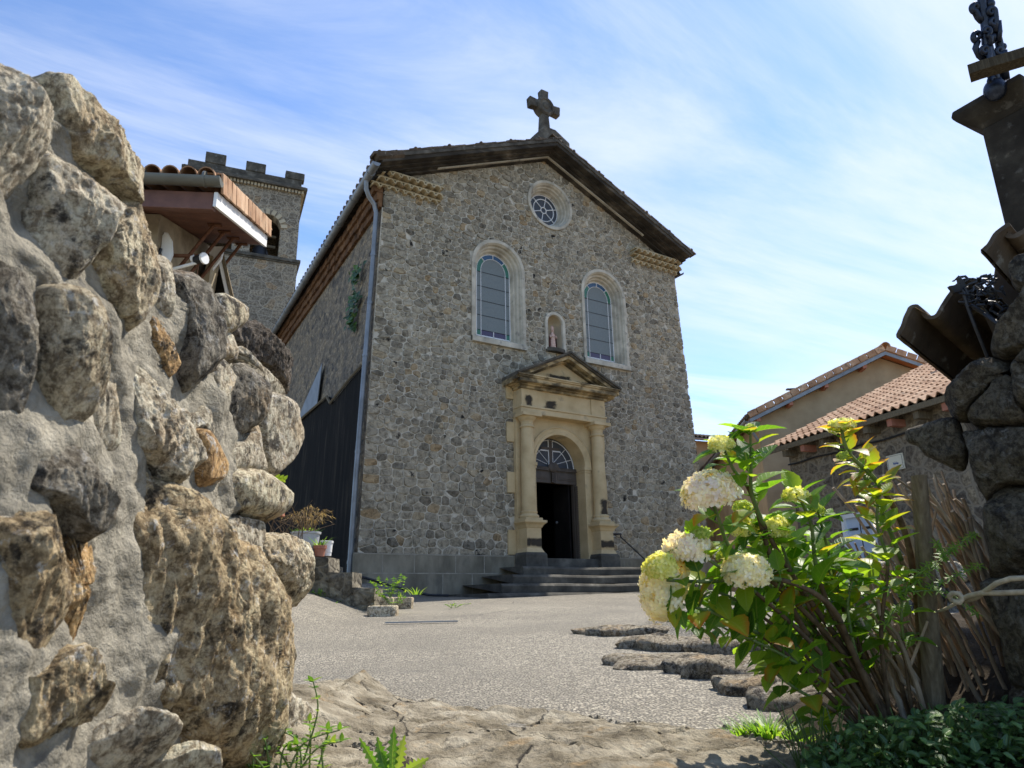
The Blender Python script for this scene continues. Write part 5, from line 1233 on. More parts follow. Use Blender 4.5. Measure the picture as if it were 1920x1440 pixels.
# ================================================================ right-hand houses
def canal_roof(Mx, name, parent, u0, u1, v0, z0, v1, z1, pitch=.2, amp=.045, course=.36, mat='terra', under=.09):
    n = max(1, int(round(math.hypot(v1 - v0, z1 - z0) / course))); nu = int((u1 - u0) / pitch) * 8
    sl = Vector((0, v1 - v0, z1 - z0)); nl = Vector((0, -(z1 - z0), v1 - v0)).normalized(); rows = []
    for k in range(n):
        for t, lift in ((0.0, .030), (.999, .0)):
            row = []
            for i in range(nu + 1):
                u = u0 + (u1 - u0) * i / nu; ph = 2 * math.pi * (u - u0) / pitch; ti = int((u - u0) / pitch)
                c = math.cos(ph); h = amp * (c if c > 0 else c * .75) + .010 * noise.noise(Vector((ti * 3.1, k * 5.3, 2)))
                p = Vector((u, v0, z0)) + sl * ((k + t) / n) + nl * (h + lift); p.y += .012 * noise.noise(Vector((ti * 7.7, k * 2.3, 8)))
                row.append(p)
            rows.append(row)
    mb = MB().grid(rows); lo = [p - nl * .022 for p in rows[0]]; mb.grid([lo, rows[0]])
    o = obj(name, mb, M[mat], parent, local=True, smooth=R(45))
    mb = MB().prism([(u0, v0 + .04, z0 - amp), (u0, v1, z1 - amp), (u0, v1, z1 - under - amp), (u0, v0 + .04, z0 - under - amp)], (u1 - u0, 0, 0))
    obj('roof_boards', mb, M['oldwood'], o, local=False) if False else obj('roof_boards', mb, M['oldwood'], parent, local=True)
    return o
xA = Vector((-math.sin(R(14)), -math.cos(R(14)), 0)); aA = math.atan2(xA.y, xA.x)
PA = PD(1600, 800, 15.0)
AM = Matrix.Translation(Vector((PA.x, PA.y, 0))) @ Matrix.Rotation(aA, 4, 'Z')
HA = empty('stone_house', 'low stone house with sunlit canal tile roof and blue shutter right of the church', 'house', M=AM)
eL = loc(AM, 1437, 848, -.35); eR = loc(AM, 1790, 738, -.35); print('A eave', eL, eR)
zE = PA.z - .02
uL = eL.x; uR = eR.x + 6
yd_ = AM.to_3x3() @ Vector((0, 1, 0))
# roof plane: rise 17.5 degrees; find the ridge from its pixel row
sl_ = math.tan(R(25)); nrmA = (yd_ * -sl_ + Vector((0, 0, 1))).normalized(); P0 = AM @ Vector((0, -.35, zE))
rg_ = [AM.inverted() @ hit(x, y, P0, nrmA) for x, y in ((1535, 752), (1700, 699), (1840, 652))]; print('ridge', rg_, zE)
vR = sorted(q.y for q in rg_)[1]
canal_roof(AM, 'tile_roof', HA, uL, uR, -.38, zE, vR, zE + (vR + .38) * sl_, .205)
mb = MB(); zr = zE + (vR + .38) * sl_
for k in range(int((uR - uL) / .36) + 1): canal(mb, (uL + k * .36, vR, zr + .0), (uL + k * .36 + .40, vR, zr + .0), .10, .115, (0, 0, 1), .015, 8)
obj('ridge_tiles', mb, M['terra'], HA, local=True, smooth=R(50))
wl = uL + .35
wall_ = MB().sheet([(wl, 0, -.6), (uR, 0, -.6), (uR, 0, zE + .02), (wl, 0, zE + .02)], [])
shL, shR = loc(AM, 1578, 968), loc(AM, 1636, 962); print('shutter', shL, shR)
wall_ = MB().sheet([(wl, 0, -.6), (uR, 0, -.6), (uR, 0, zE + .06), (wl, 0, zE + .06)], [[(shL.x, 0, .1), (shR.x, 0, .1), (shR.x, 0, shL.z), (shL.x, 0, shL.z)]])
wall_.prism([(wl, 0, -.6), (wl, 0, zE + .06), (wl, vR, zr - .2), (wl, vR * 2, zE), (wl, vR * 2, -.6)], (.02, 0, 0))
wall_.add([(wl, vR * 2, -.6), (uR, vR * 2, -.6), (uR, vR * 2, zE), (wl, vR * 2, zE)], [(0, 1, 2, 3)])
obj('wall', wall_, M['houserubble'], HA, local=True)
mb = MB().prism([(uL, vR, zr - .06), (uL, vR * 2 + .4, zE - .06), (uL, vR * 2 + .4, zE - .2), (uL, vR, zr - .2)], (uR - uL, 0, 0)); obj('rear_roof_slope', mb, M['terra'], HA, local=True)
sh = MB(); obj('shutter', MB().bb(shL.x + .05, shR.x - .05, .05, .1, .1, shL.z - .05), M['blue'], HA, local=True, bevel=.01)
mid = (shL.x + shR.x) / 2
mb = MB(); mb.bb(mid - .012, mid + .012, .045, .052, .1, shL.z - .06)
for s in (-1, 1):
    mb.bb(mid + s * .06, mid + s * (shR.x - mid - .12), .035, .05, shL.z - .32, shL.z - .27)
obj('hinge', mb, M['iron'], HA, local=True)
mb = MB(); mb.bb(shL.x - .02, shL.x + .06, -.02, .08, .1, shL.z); mb.bb(shR.x - .06, shR.x + .02, -.02, .08, .1, shL.z); mb.bb(shL.x - .02, shR.x + .02, -.02, .08, shL.z - .06, shL.z + .02); obj('shutter_frame', mb, M['white'], HA, local=True)
for k in range(int((uR - wl) / .62)):
    mb = MB().bb(wl + .2 + k * .62, wl + .32 + k * .62, -.34, .05, zE - .28, zE - .14); obj('rafter', mb, M['pot'] if k % 2 else M['oldwood'], HA, local=True)
mb = MB(); mb.tube([(wl + (uR - wl) * i / 60, -.05, zE - .42 - .012 * math.sin(i * .9)) for i in range(61)], .018, 6); obj('cable', mb, M['iron'], HA, local=True)
mb = MB().bb(wl - .3, uR, -.40, -.37, zE - .14, zE - .03); obj('eaves_board', mb, M['oldwood'], HA, local=True)
vt = AM.inverted() @ hit(1772, 692, P0, nrmA); 
mb = MB(); rows = []; 
vt.z += .02
for z, w in ((-.05, .17), (.16, .13), (.26, .13), (.30, .19), (.36, .20), (.37, .1)): rows.append([(vt.x + sx_ * w, vt.y + sy_ * w * .8, vt.z + z) for sx_, sy_ in ((-1, -1), (1, -1), (1, 1), (-1, 1))])
mb.grid(rows, closed=True); mb.f.append(tuple(len(mb.v) - 4 + q for q in range(4)))
cv = obj('vent_tile', mb, M['pot'], HA, local=True, bevel=.01)
mb = MB()
for dx in (-.055, .055): mb.bb(vt.x + dx - .03, vt.x + dx + .03, vt.y - .125, vt.y - .10, vt.z + .10, vt.z + .24)
obj('vent_opening', mb, M['iron'], cv, local=True)
# street name plate
pa, pb = loc(AM, 1662, 856, -.02), loc(AM, 1688, 880, -.02); print('plate', pa, pb)
sgn = empty('street_sign', 'small cream street plaque with thin dark border and worn blue lettering on the stone house', 'sign', AM @ Vector(((pa.x + pb.x) / 2, -.02, pb.z)))
x0, x1, z0, z1 = min(pa.x, pb.x), max(pa.x, pb.x) + .12, pb.z, pa.z
def AW(mb): mb.v = [tuple(AM @ Vector(v)) for v in mb.v]; return mb
obj('plate', AW(MB().bb(x0, x1, -.035, -.01, z0, z1)), plain('cream_enamel', [(.3, (.66, .62, .48)), (.7, (.74, .70, .56))], 5, .35, 0), sgn)
M['bluepaint'] = plain('blue_enamel', [(.3, (.04, .08, .25)), (.7, (.07, .12, .32))], 5, .4, 0)
mb = MB(); b_ = .007
for q in ((x0 + .02, x1 - .02, z0 + .02, z0 + .02 + b_), (x0 + .02, x1 - .02, z1 - .02 - b_, z1 - .02), (x0 + .02, x0 + .02 + b_, z0 + .02, z1 - .02), (x1 - .02 - b_, x1 - .02, z0 + .02, z1 - .02)): mb.bb(q[0], q[1], -.039, -.034, q[2], q[3])
obj('border', AW(mb), M['olivezinc'], sgn)
mb = MB(); zc2 = z0 + (z1 - z0) * .36; xx = x0 + (x1 - x0) * .38          # the end of a painted word, too worn to read
for k, (w, h0, h1) in enumerate(((.010, 0, .05), (.016, 0, .03), (.007, .0, .055), (.014, .0, .032), (.007, 0, .05), (.015, -.004, .03), (.012, 0, .034))):
    mb.bb(xx, xx + w, -.0385, -.0345, zc2 + h0, zc2 + h1); xx += w + .007
obj('lettering', AW(mb), M['bluepaint'], sgn)

# ochre gabled house behind
PB = PD(1648, 662, 24.0); aB = math.atan2(RH.y, RH.x) - R(6)
BMx = Matrix.Translation(Vector((PB.x, PB.y, 0))) @ Matrix.Rotation(aB, 4, 'Z')
HB = empty('ochre_house', 'ochre rendered house with tiled gable rising behind the low stone house', 'house', M=BMx)
gl = loc(BMx, 1400, 786); gr = loc(BMx, 1737, 692); print('B', gl, gr, PB.z)
zA = PB.z; slL = (zA - gl.z) / -gl.x; slR = (zA - gr.z) / gr.x; xl = gl.x; xr = -gl.x * .85
mb = MB().prism([(xl + .35, 0, -1), (xl + .35, 0, zA + (xl + .35) * slL - .18), (0, 0, zA - .18), (xr - .35, 0, zA - (xr - .35) * slR - .18), (xr - .35, 0, -1)], (0, 13, 0)); obj('wall', mb, M['ochre'], HB, local=True)
mb = MB()
mb.prism([(xl, -.45, zA + xl * slL), (0, -.45, zA), (0, -.45, zA - .09), (xl, -.45, zA + xl * slL - .09)], (0, 13.6, 0)); mb.prism([(0, -.45, zA), (xr, -.45, zA - xr * slR), (xr, -.45, zA - xr * slR - .09), (0, -.45, zA - .09)], (0, 13.6, 0)); obj('roof', mb, M['terra'], HB, local=True)
mb = MB()
for s, X, sl__ in ((-1, xl, slL), (1, xr, slR)):
    mb.prism([(0, -.47, zA - .10), (X, -.47, zA - abs(X) * sl__ - .10), (X, -.47, zA - abs(X) * sl__ - .22), (0, -.47, zA - .22)], (0, .03, 0))
obj('bargeboard', mb, M['zinc'], HB, local=True)
mb = MB(); mb.prism([(xl, -.44, zA + xl * slL - .10), (0, -.44, zA - .10), (0, -.44, zA - .14), (xl, -.44, zA + xl * slL - .14)], (0, .44, 0)); mb.prism([(0, -.44, zA - .10), (xr, -.44, zA - xr * slR - .10), (xr, -.44, zA - xr * slR - .14), (0, -.44, zA - .14)], (0, .44, 0))
obj('soffit', mb, plain('orange_board', [(.3, (.40, .12, .04)), (.7, (.52, .19, .07))], 4, .6, .1), HB, local=True)
for k in range(19):
    x = xl + .1 + k * .288; mb = MB()
    if x > -.1: break
    c0 = Vector((x, -.49, zA + x * slL + .045)); mb.box(c0, (.29, .05, .20), Matrix.Rotation(-math.atan(slL), 3, 'Y'), 1, .008); mb.box(c0 + Vector((0, .12, .085)), (.29, .25, .03), Matrix.Rotation(-math.atan(slL), 3, 'Y'), 1, .006)
    obj('verge_tile', mb, M['terra'], HB, local=True, bevel=.01)
for k in range(9):
    x = .2 + k * .305; mb = MB(); c0 = Vector((x, -.49, zA - x * slR + .045)); mb.box(c0, (.31, .05, .20), Matrix.Rotation(math.atan(slR), 3, 'Y'), 1, .008); obj('verge_tile', mb, M['terra'], HB, local=True, bevel=.01)
mb = MB()
for k in range(34): canal(mb, (0, -.62 + k * .4, zA + .03), (0, -.62 + k * .4 + .45, zA + .03), .15, .16, (0, 0, 1), .02, 10)
obj('ridge_tiles', mb, M['terra'], HB, local=True, smooth=R(50))
for x in (-.7, -2.0, -3.2, -4.3):
    if x > xl: mb = MB().box((x, -.22, zA + x * slL - .24), (.12, .44, .16)); obj('purlin', mb, M['pot'], HB, local=True)
mb = MB()
for k in range(54): mb.tube([(xl - .12, -.4 + k * .25, zA + xl * slL - .03), (xl + .4, -.4 + k * .25, zA + (xl + .4) * slL + .02)], .085, 7)
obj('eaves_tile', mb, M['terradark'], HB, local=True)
mb = MB(); canal(mb, (xl - .10, -.5, zA + xl * slL - .14), (xl - .10, 13.1, zA + xl * slL - .14), .09, .09, (0, 0, -1), .012); mb.tube([(xl - .1, -.42, zA + xl * slL - .2), (xl + .1, -.2, zA + xl * slL - .5), (xl + .3, -.06, zA + xl * slL - .8)], .05, 8); obj('gutter', mb, M['zinc'], HB, local=True)
for px, py in ((1333, 877), (1342, 962)):
    q = BMx.inverted() @ hit(px, py, BMx @ Vector((xl + .35, 0, 0)), BMx.to_3x3() @ Vector((1, 0, 0)))
    mb = MB().bb(xl + .30, xl + .36, q.y - .35, q.y + .35, q.z - .40, q.z + .40); wv = obj('window', mb, M['lime'], HB, local=True); obj('pane', MB().bb(xl + .285, xl + .31, q.y - .27, q.y + .27, q.z - .32, q.z + .32), M['glassdark'], wv, local=True)
mb = MB(); q = BMx.inverted() @ PD(1483, 738, 24.0); mb.tube([q - Vector((0, 0, .1)), q + Vector((0, 0, .14))], .03, 6); mb.box(q + Vector((0, 0, .15)), (.27, .15, .04)); obj('chimney_cowl', mb, M['iron'], HB, local=True)
# farther house whose tiled eaves show between the church and the ochre house
PC = PD(1300, 822, 34.0); CMx = Matrix.Translation(Vector((PC.x, PC.y, 0))) @ Matrix.Rotation(math.atan2(RH.y, RH.x) + R(22), 4, 'Z')
HC = empty('far_house', 'distant house with grey tiled eaves glimpsed between church and ochre house', 'house', M=CMx)
zC = PC.z
canal_roof(CMx, 'tile_roof', HC, -4, 5, -.4, zC - .0, 3.5, zC + 1.1, .24, .055, .5, 'terradark')
mb = MB().bb(-3.7, 4.7, 0, 7, -1, zC - .1); obj('wall', mb, M['ochre'], HC, local=True)
mb = MB(); canal(mb, (-4, -.5, zC - .1), (5, -.5, zC - .1), .09, .09, (0, 0, -1), .012); obj('gutter', mb, M['zinc'], HC, local=True)

# ================================================================ terrace edge stones on the right
mb = None
def flatstone(px, py, w, d, h, seed, mt, lab, grp, D=None, rot=0.):
    p = ground(px, py) if D is None else PD(px, py, D); rr = random.Random(seed); rows = []
    e1 = (RH * math.cos(rot) + FH * math.sin(rot)); e2 = FH * math.cos(rot) - RH * math.sin(rot)
    na = 40
    for z, k in ((-.12, .9), (-.02, 1.0), (h * .45, 1.02), (h * .85, .97), (h * .98, .88), (h, .7), (h, .35), (h, .02)):
        r_ = []
        for a in range(na):
            t = 2 * math.pi * a / na; c, s = math.cos(t), math.sin(t); q = (abs(c) ** 3.2 + abs(s) ** 3.2) ** (-1 / 3.2)
            j = 1 + .30 * noise.noise(Vector((c * 1.3, s * 1.3, seed))) + .14 * noise.noise(Vector((c * 4, s * 4, seed + z * 9)))
            v = p + e1 * (w * .5 * q * c * j * k) + e2 * (d * .5 * q * s * j * k) + Vector((0, 0, z))
            r_.append(v + Vector((0, 0, .035 * noise.noise(v * 5) + .015 * noise.noise(v * 16) + .007 * noise.noise(v * 40))))
        rows.append(r_)
    m = MB().grid(rows, closed=True)
    return obj('kerb_stone', m, M[mt], EDGE, smooth=R(55)) if grp is None else None
EDGE = empty('terrace_edge', 'low edge of flat worn stones in two tiers between asphalt and hydrangea', 'kerb', ground(1330, 1250))
for i, a in enumerate(((1225, 1186, .95, .42, .10, .15), (1330, 1212, .85, .40, .12, .05), (1420, 1222, .7, .4, .12, -.1), (1305, 1247, .75, .36, .09, .1), (1395, 1262, .6, .34, .11, .25), (1480, 1268, .5, .36, .13, -.1), (1455, 1292, .42, .28, .10, .3), (1530, 1318, .40, .30, .12, .2))):
    flatstone(a[0], a[1], a[2] * 1.25, a[3] * 1.1, a[4] * .5, 50 + i * 3, 'kerbrock', '', None, None, a[5])
# dark retaining wall behind the hydrangea, in front of the stone house
LW = empty('low_wall', 'low dark dry stone wall behind the hydrangea, top stones coloured as sunlit', 'wall', PD(1560, 1150, 6.2))
k = 0
for row in range(4):
    x = 1395
    while x < 1900:
        w = rnd.uniform(46, 90); y1 = 1195 - row * 36 + (x - 1500) * .03; hh = rnd.uniform(34, 42)
        poly = [(x + 3, y1 - hh), (x + w * .4, y1 - hh - 3), (x + w - 4, y1 - hh + 2), (x + w, y1 - hh * .4), (x + w - 4, y1 - 2), (x + w * .5, y1 + 1), (x + 3, y1 - 2), (x, y1 - hh * .5)]
        m, C = stone_mesh(poly, lambda a, b: 6.2 - (a - 1400) * .0022, -FH, .16, 900 + k, .05, .45, (40, 22), 3); k += 1
        obj('stone', m, M['rock_grey' if row == 3 else 'rock_dark'], LW, smooth=True); x += w + 1  # top row in paler rock stands for the sunlit edge

# ================================================================ right gate pillar of boulders, roof tiles over it
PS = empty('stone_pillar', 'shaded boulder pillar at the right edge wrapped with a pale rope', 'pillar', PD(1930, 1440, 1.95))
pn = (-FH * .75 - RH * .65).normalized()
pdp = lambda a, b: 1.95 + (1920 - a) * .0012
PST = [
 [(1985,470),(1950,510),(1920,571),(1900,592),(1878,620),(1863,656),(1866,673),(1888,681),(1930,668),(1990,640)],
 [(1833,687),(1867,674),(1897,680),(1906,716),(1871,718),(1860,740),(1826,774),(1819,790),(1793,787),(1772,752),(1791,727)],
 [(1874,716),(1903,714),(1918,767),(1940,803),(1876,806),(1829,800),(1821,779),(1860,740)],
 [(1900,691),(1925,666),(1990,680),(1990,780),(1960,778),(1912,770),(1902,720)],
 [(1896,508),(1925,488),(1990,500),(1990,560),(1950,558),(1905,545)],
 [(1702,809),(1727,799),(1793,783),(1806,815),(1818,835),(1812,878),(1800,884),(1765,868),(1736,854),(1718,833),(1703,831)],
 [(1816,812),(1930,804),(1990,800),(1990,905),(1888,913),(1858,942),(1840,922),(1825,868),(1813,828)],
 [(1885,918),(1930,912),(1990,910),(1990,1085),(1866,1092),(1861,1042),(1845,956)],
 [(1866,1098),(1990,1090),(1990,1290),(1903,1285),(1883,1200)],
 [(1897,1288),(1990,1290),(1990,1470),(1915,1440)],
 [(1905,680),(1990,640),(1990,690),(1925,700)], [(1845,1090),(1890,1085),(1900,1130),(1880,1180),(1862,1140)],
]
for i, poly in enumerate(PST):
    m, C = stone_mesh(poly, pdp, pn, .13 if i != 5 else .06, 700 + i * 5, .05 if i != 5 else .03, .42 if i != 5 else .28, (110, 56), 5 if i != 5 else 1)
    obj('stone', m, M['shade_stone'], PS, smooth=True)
# core so that the joints are filled and the pillar has depth
sl_p = [(1985, 470), (1905, 560), (1875, 650), (1800, 750), (1830, 800), (1830, 860), (1855, 940), (1868, 1040), (1880, 1100), (1895, 1280), (1915, 1500), (2300, 1500), (2300, 470)]
mb = MB(); mb.prism([PD(x + 6, y, 2.03) for x, y in sl_p], ray(1800, 950).normalized() * .6); rows = []
for i in range(70):
    y = 475 + (1495 - 475) * i / 69; xl_ = float(np.interp(y, [q[1] for q in sl_p[:11]], [q[0] for q in sl_p[:11]])) + 8; row = []
    for j in range(34):
        x = xl_ + (2300 - xl_) * j / 33; p = PD(x, y, 2.02); c_ = .5 - abs(noise.noise(Vector((x / 95, y / 70, 3)))); row.append(p - FH * (.05 * sm(c_ * 2.4) + .02 * noise.noise(p * 12)))
    rows.append(row)
mb.grid(rows)
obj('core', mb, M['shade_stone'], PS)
# canal tiles capping the pillar, seen from below
TC = empty('tile_capping', 'old lichened canal tiles capping the pillar, dark underside seen from below', 'roof tiles', PD(1800, 580, 2.2))
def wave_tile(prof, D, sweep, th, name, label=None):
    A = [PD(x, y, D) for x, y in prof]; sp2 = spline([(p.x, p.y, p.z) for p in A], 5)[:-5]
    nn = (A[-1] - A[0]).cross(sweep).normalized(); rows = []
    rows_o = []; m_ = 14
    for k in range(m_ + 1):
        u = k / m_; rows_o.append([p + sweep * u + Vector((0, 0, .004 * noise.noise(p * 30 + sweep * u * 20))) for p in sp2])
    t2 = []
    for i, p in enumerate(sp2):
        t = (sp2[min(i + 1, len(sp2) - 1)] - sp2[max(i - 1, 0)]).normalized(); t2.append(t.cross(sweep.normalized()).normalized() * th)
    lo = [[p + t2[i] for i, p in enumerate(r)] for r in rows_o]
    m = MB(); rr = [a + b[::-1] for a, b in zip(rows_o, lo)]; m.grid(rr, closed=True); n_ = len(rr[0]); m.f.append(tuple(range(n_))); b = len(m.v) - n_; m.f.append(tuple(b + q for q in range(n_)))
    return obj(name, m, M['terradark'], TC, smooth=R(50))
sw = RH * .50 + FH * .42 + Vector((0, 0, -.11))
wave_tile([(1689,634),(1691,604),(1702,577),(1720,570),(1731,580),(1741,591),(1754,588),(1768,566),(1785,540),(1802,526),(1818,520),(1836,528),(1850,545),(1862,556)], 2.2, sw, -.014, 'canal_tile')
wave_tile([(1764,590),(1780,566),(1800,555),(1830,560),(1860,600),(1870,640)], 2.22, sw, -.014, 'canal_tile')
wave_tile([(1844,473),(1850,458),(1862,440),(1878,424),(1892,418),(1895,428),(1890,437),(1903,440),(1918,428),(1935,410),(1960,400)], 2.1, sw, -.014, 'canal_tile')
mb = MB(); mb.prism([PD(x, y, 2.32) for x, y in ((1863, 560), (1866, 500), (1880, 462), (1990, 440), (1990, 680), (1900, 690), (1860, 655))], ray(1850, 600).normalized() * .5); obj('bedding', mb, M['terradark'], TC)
# tangle of black netting and a dark cable caught on the tiles
c0 = PD(1835, 540, 2.12); mb = MB()
for k in range(45):
    p = PD(rnd.gauss(1838, 20), rnd.gauss(545, 16), rnd.uniform(2.08, 2.2)); path = [p]
    for q in range(5): p = p + Vector((rnd.gauss(0, .010), rnd.gauss(0, .010), rnd.gauss(-.003, .007))); path.append(p)
    mb.tube(path, [.0025, .004, .0045, .004, .003, .002], 4)
for poly in (((1780,536),(1800,533),(1808,545),(1790,548)), ((1797,520),(1806,523),(1813,540),(1802,540))):
    mb.prism([PD(x, y, 2.1) for x, y in poly], FH * .012)
o = obj('black_netting', mb, M['iron'], loc=c0); tag(o, 'tangle of black netting caught between the old roof tiles', 'netting')
mb = MB(); mb.tube([PD(x, y, D) for x, y, D in ((1806, 545, 2.1), (1815, 578, 2.09), (1828, 612, 2.08), (1843, 648, 2.08), (1856, 680, 2.08))], .005, 6); mb.tube([PD(x, y, D) for x, y, D in ((1820, 572, 2.09), (1845, 588, 2.08), (1884, 615, 2.0))], .006, 6)
o = obj('black_cable', mb, M['iron'], loc=PD(1828, 612, 2.08)); tag(o, 'thin black cable hanging below the old roof tiles', 'cable')

# rendered gate pier with cap, plank and iron finial
GD = 4.8
g0 = PD(1912, 134, GD); GA = math.atan2(RH.y, RH.x) - R(61)
GM = Matrix.Translation(Vector((g0.x, g0.y, 0))) @ Matrix.Rotation(GA, 4, 'Z')
GP = empty('gate_pier', 'tall dark rendered gate pier with moulded cap above the old tiles', 'gate pier', M=GM)
yx = GM.to_3x3() @ Vector((0, 1, 0)); zt_ = g0.z
# cap corner seen at its left end gives the size
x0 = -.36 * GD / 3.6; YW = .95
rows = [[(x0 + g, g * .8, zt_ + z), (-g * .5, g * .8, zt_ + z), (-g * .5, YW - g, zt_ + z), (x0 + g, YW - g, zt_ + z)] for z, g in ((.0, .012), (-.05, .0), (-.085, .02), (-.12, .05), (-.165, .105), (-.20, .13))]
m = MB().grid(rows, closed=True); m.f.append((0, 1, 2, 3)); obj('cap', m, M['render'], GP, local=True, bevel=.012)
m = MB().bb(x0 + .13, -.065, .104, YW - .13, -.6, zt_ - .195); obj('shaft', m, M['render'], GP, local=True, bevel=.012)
pk = empty('plank', 'weathered plank lying across the base of the iron finial', 'plank', PD(1870, 125, GD))
a_, b_2 = PD(1817, 138, GD + .05), PD(1990, 84, GD - .25); d_ = (b_2 - a_); m = MB()
u_ = Vector((0, 0, 1)); s2 = d_.cross(u_).normalized(); rows = []
for t in range(9):
    c = a_ + d_ * (t / 8); rows.append([c + s2 * (.055 * i) + u_ * (.036 * j + .006 * noise.noise(c * 8)) for i, j in ((-1, -1), (1, -1), (1, 1), (-1, 1))])
m.grid(rows, closed=True); m.f += [(0, 1, 2, 3), tuple(len(m.v) - 4 + q for q in range(4))]; obj('board', m, M['darkwood'], pk)
FN = empty('finial', 'ornate blue-black cast iron finial with scrolls on the gate pier', 'finial', PD(1872, 165, GD + .1))
def F3(x, y, d=0): return PD(x, y, GD + .12 + d)
def scroll(c, r0, turns, a0, sgn, tail, th, d=0):
    pts = []
    for i in range(26):
        t = i / 25; a = a0 + sgn * t * turns * 2 * math.pi; r = r0 * (1 - .75 * t); pts.append(F3(c[0] + r * math.cos(a), c[1] + r * math.sin(a), d))
    return [F3(*p, d) for p in tail] + pts
for nm, path, rr in (
    ('stem', [F3(*p) for p in ((1868, 168), (1862, 140), (1858, 110), (1850, 80), (1848, 50), (1843, 20), (1838, -20), (1836, -70))], .040),
    ('stem', [F3(*p) for p in ((1885, 150), (1880, 110), (1872, 75), (1862, 40), (1856, 10), (1850, -30), (1846, -80))], .030),
    ('leaf_scroll', scroll((1833, 68), 10, 1.1, math.pi * .5, 1, [(1846, 112), (1836, 104), (1829, 90)], 0), .022),
    ('leaf_scroll', scroll((1829, 14), 8, 1.1, math.pi * .5, 1, [(1842, 40), (1834, 32)], 0), .024),
    ('leaf_scroll', scroll((1863, 40), 9, 1.2, 0, 1, [(1872, 78), (1874, 60)], 0, -.03), .02),
    ('leaf_scroll', scroll((1858, 22), 8, 1.2, 0, -1, [(1864, 60), (1868, 40)], 0, -.03), .02),
    ('leaf_scroll', scroll((1874, 95), 9, 1.2, 0, 1, [(1884, 130), (1885, 112)], 0, -.02), .02),
    ('leaf_scroll', scroll((1846, 95), 8, 1.2, 0, -1, [(1852, 132), (1856, 112)], 0, -.04), .021),
    ('leaf_scroll', scroll((1862, 150), 9, 1.0, 0, 1, [(1880, 165), (1874, 155)], 0, -.02), .026),
    ('leaf_scroll', scroll((1850, 58), 8, 1.2, 1.5, -1, [(1856, 85), (1858, 70)], 0, -.05), .018)):
    obj(nm, MB().tube(path, [rr * (1 - .45 * i / len(path)) for i in range(len(path))], 8), M['bluemetal'], FN, smooth=True)
for c, r in (((1866, 168), 20), ((1868, 128), 13), ((1858, 72), 11), ((1856, 8), 9), ((1872, 60), 7), ((1880, 88), 7), ((1845, 128), 8)):
    obj('boss', MB().ball(F3(*c), r * GD / FPX, 8, (1, 1, 1.1)), M['bluemetal'], FN, smooth=True)

# ================================================================ wooden post and rope
PO = 2.02
m = MB(); rows = []
for i in range(26):
    t = i / 25; c = PD(1723 + 34 * t, 892 + 490 * t, PO); w = (13 + 6 * t) * PO / FPX
    rows.append([c + RH * (w * math.cos(2 * math.pi * k / 28)) * (1 + .06 * math.sin(5 * 2 * math.pi * k / 28)) + FH * (w * math.sin(2 * math.pi * k / 28)) + RH * .003 * noise.noise(Vector((k * 1.1, t * 3, 5))) for k in range(28)])
m.grid(rows, closed=True); m.f.append(tuple(range(28)))
o = obj('wooden_post', m, M['oldwood'], loc=rows[-1][0], smooth=R(40)); tag(o, 'grey weathered wooden post standing among the dry canes', 'post')
m = MB()
for off in (0, 5):
    m.tube([PD(x, y, D) for x, y, D in ((1990, 1082, 1.62), (1925, 1084 + off * .4, 1.70), (1895, 1085, 1.72), (1868, 1094, 1.75), (1848, 1108, 1.79), (1832, 1120, 1.82), (1815, 1126, 1.86), (1800, 1128, 1.9))], .0065, 8) if off == 0 else None
m.tube([PD(x, y, D) for x, y, D in ((1990, 1110, 1.64), (1925, 1110, 1.71), (1880, 1112, 1.75), (1840, 1112, 1.80), (1815, 1118, 1.84), (1795, 1128, 1.87), (1784, 1126, 1.88), (1780, 1118, 1.88), (1786, 1112, 1.87), (1798, 1113, 1.86), (1806, 1122, 1.85), (1800, 1130, 1.85), (1788, 1128, 1.86))], .0068, 8)
m.tube([PD(x, y, D) for x, y, D in ((1800, 1128, 1.9), (1770, 1143, 1.98), (1745, 1150, 2.03), (1728, 1142, 2.08), (1720, 1128, 2.2), (1735, 1118, 2.3))], .0045, 6)
o = obj('rope', m, M['rope'], loc=PD(1800, 1125, 1.86), smooth=True); tag(o, 'pale knotted rope tied from the stone pillar round the wooden post', 'rope')

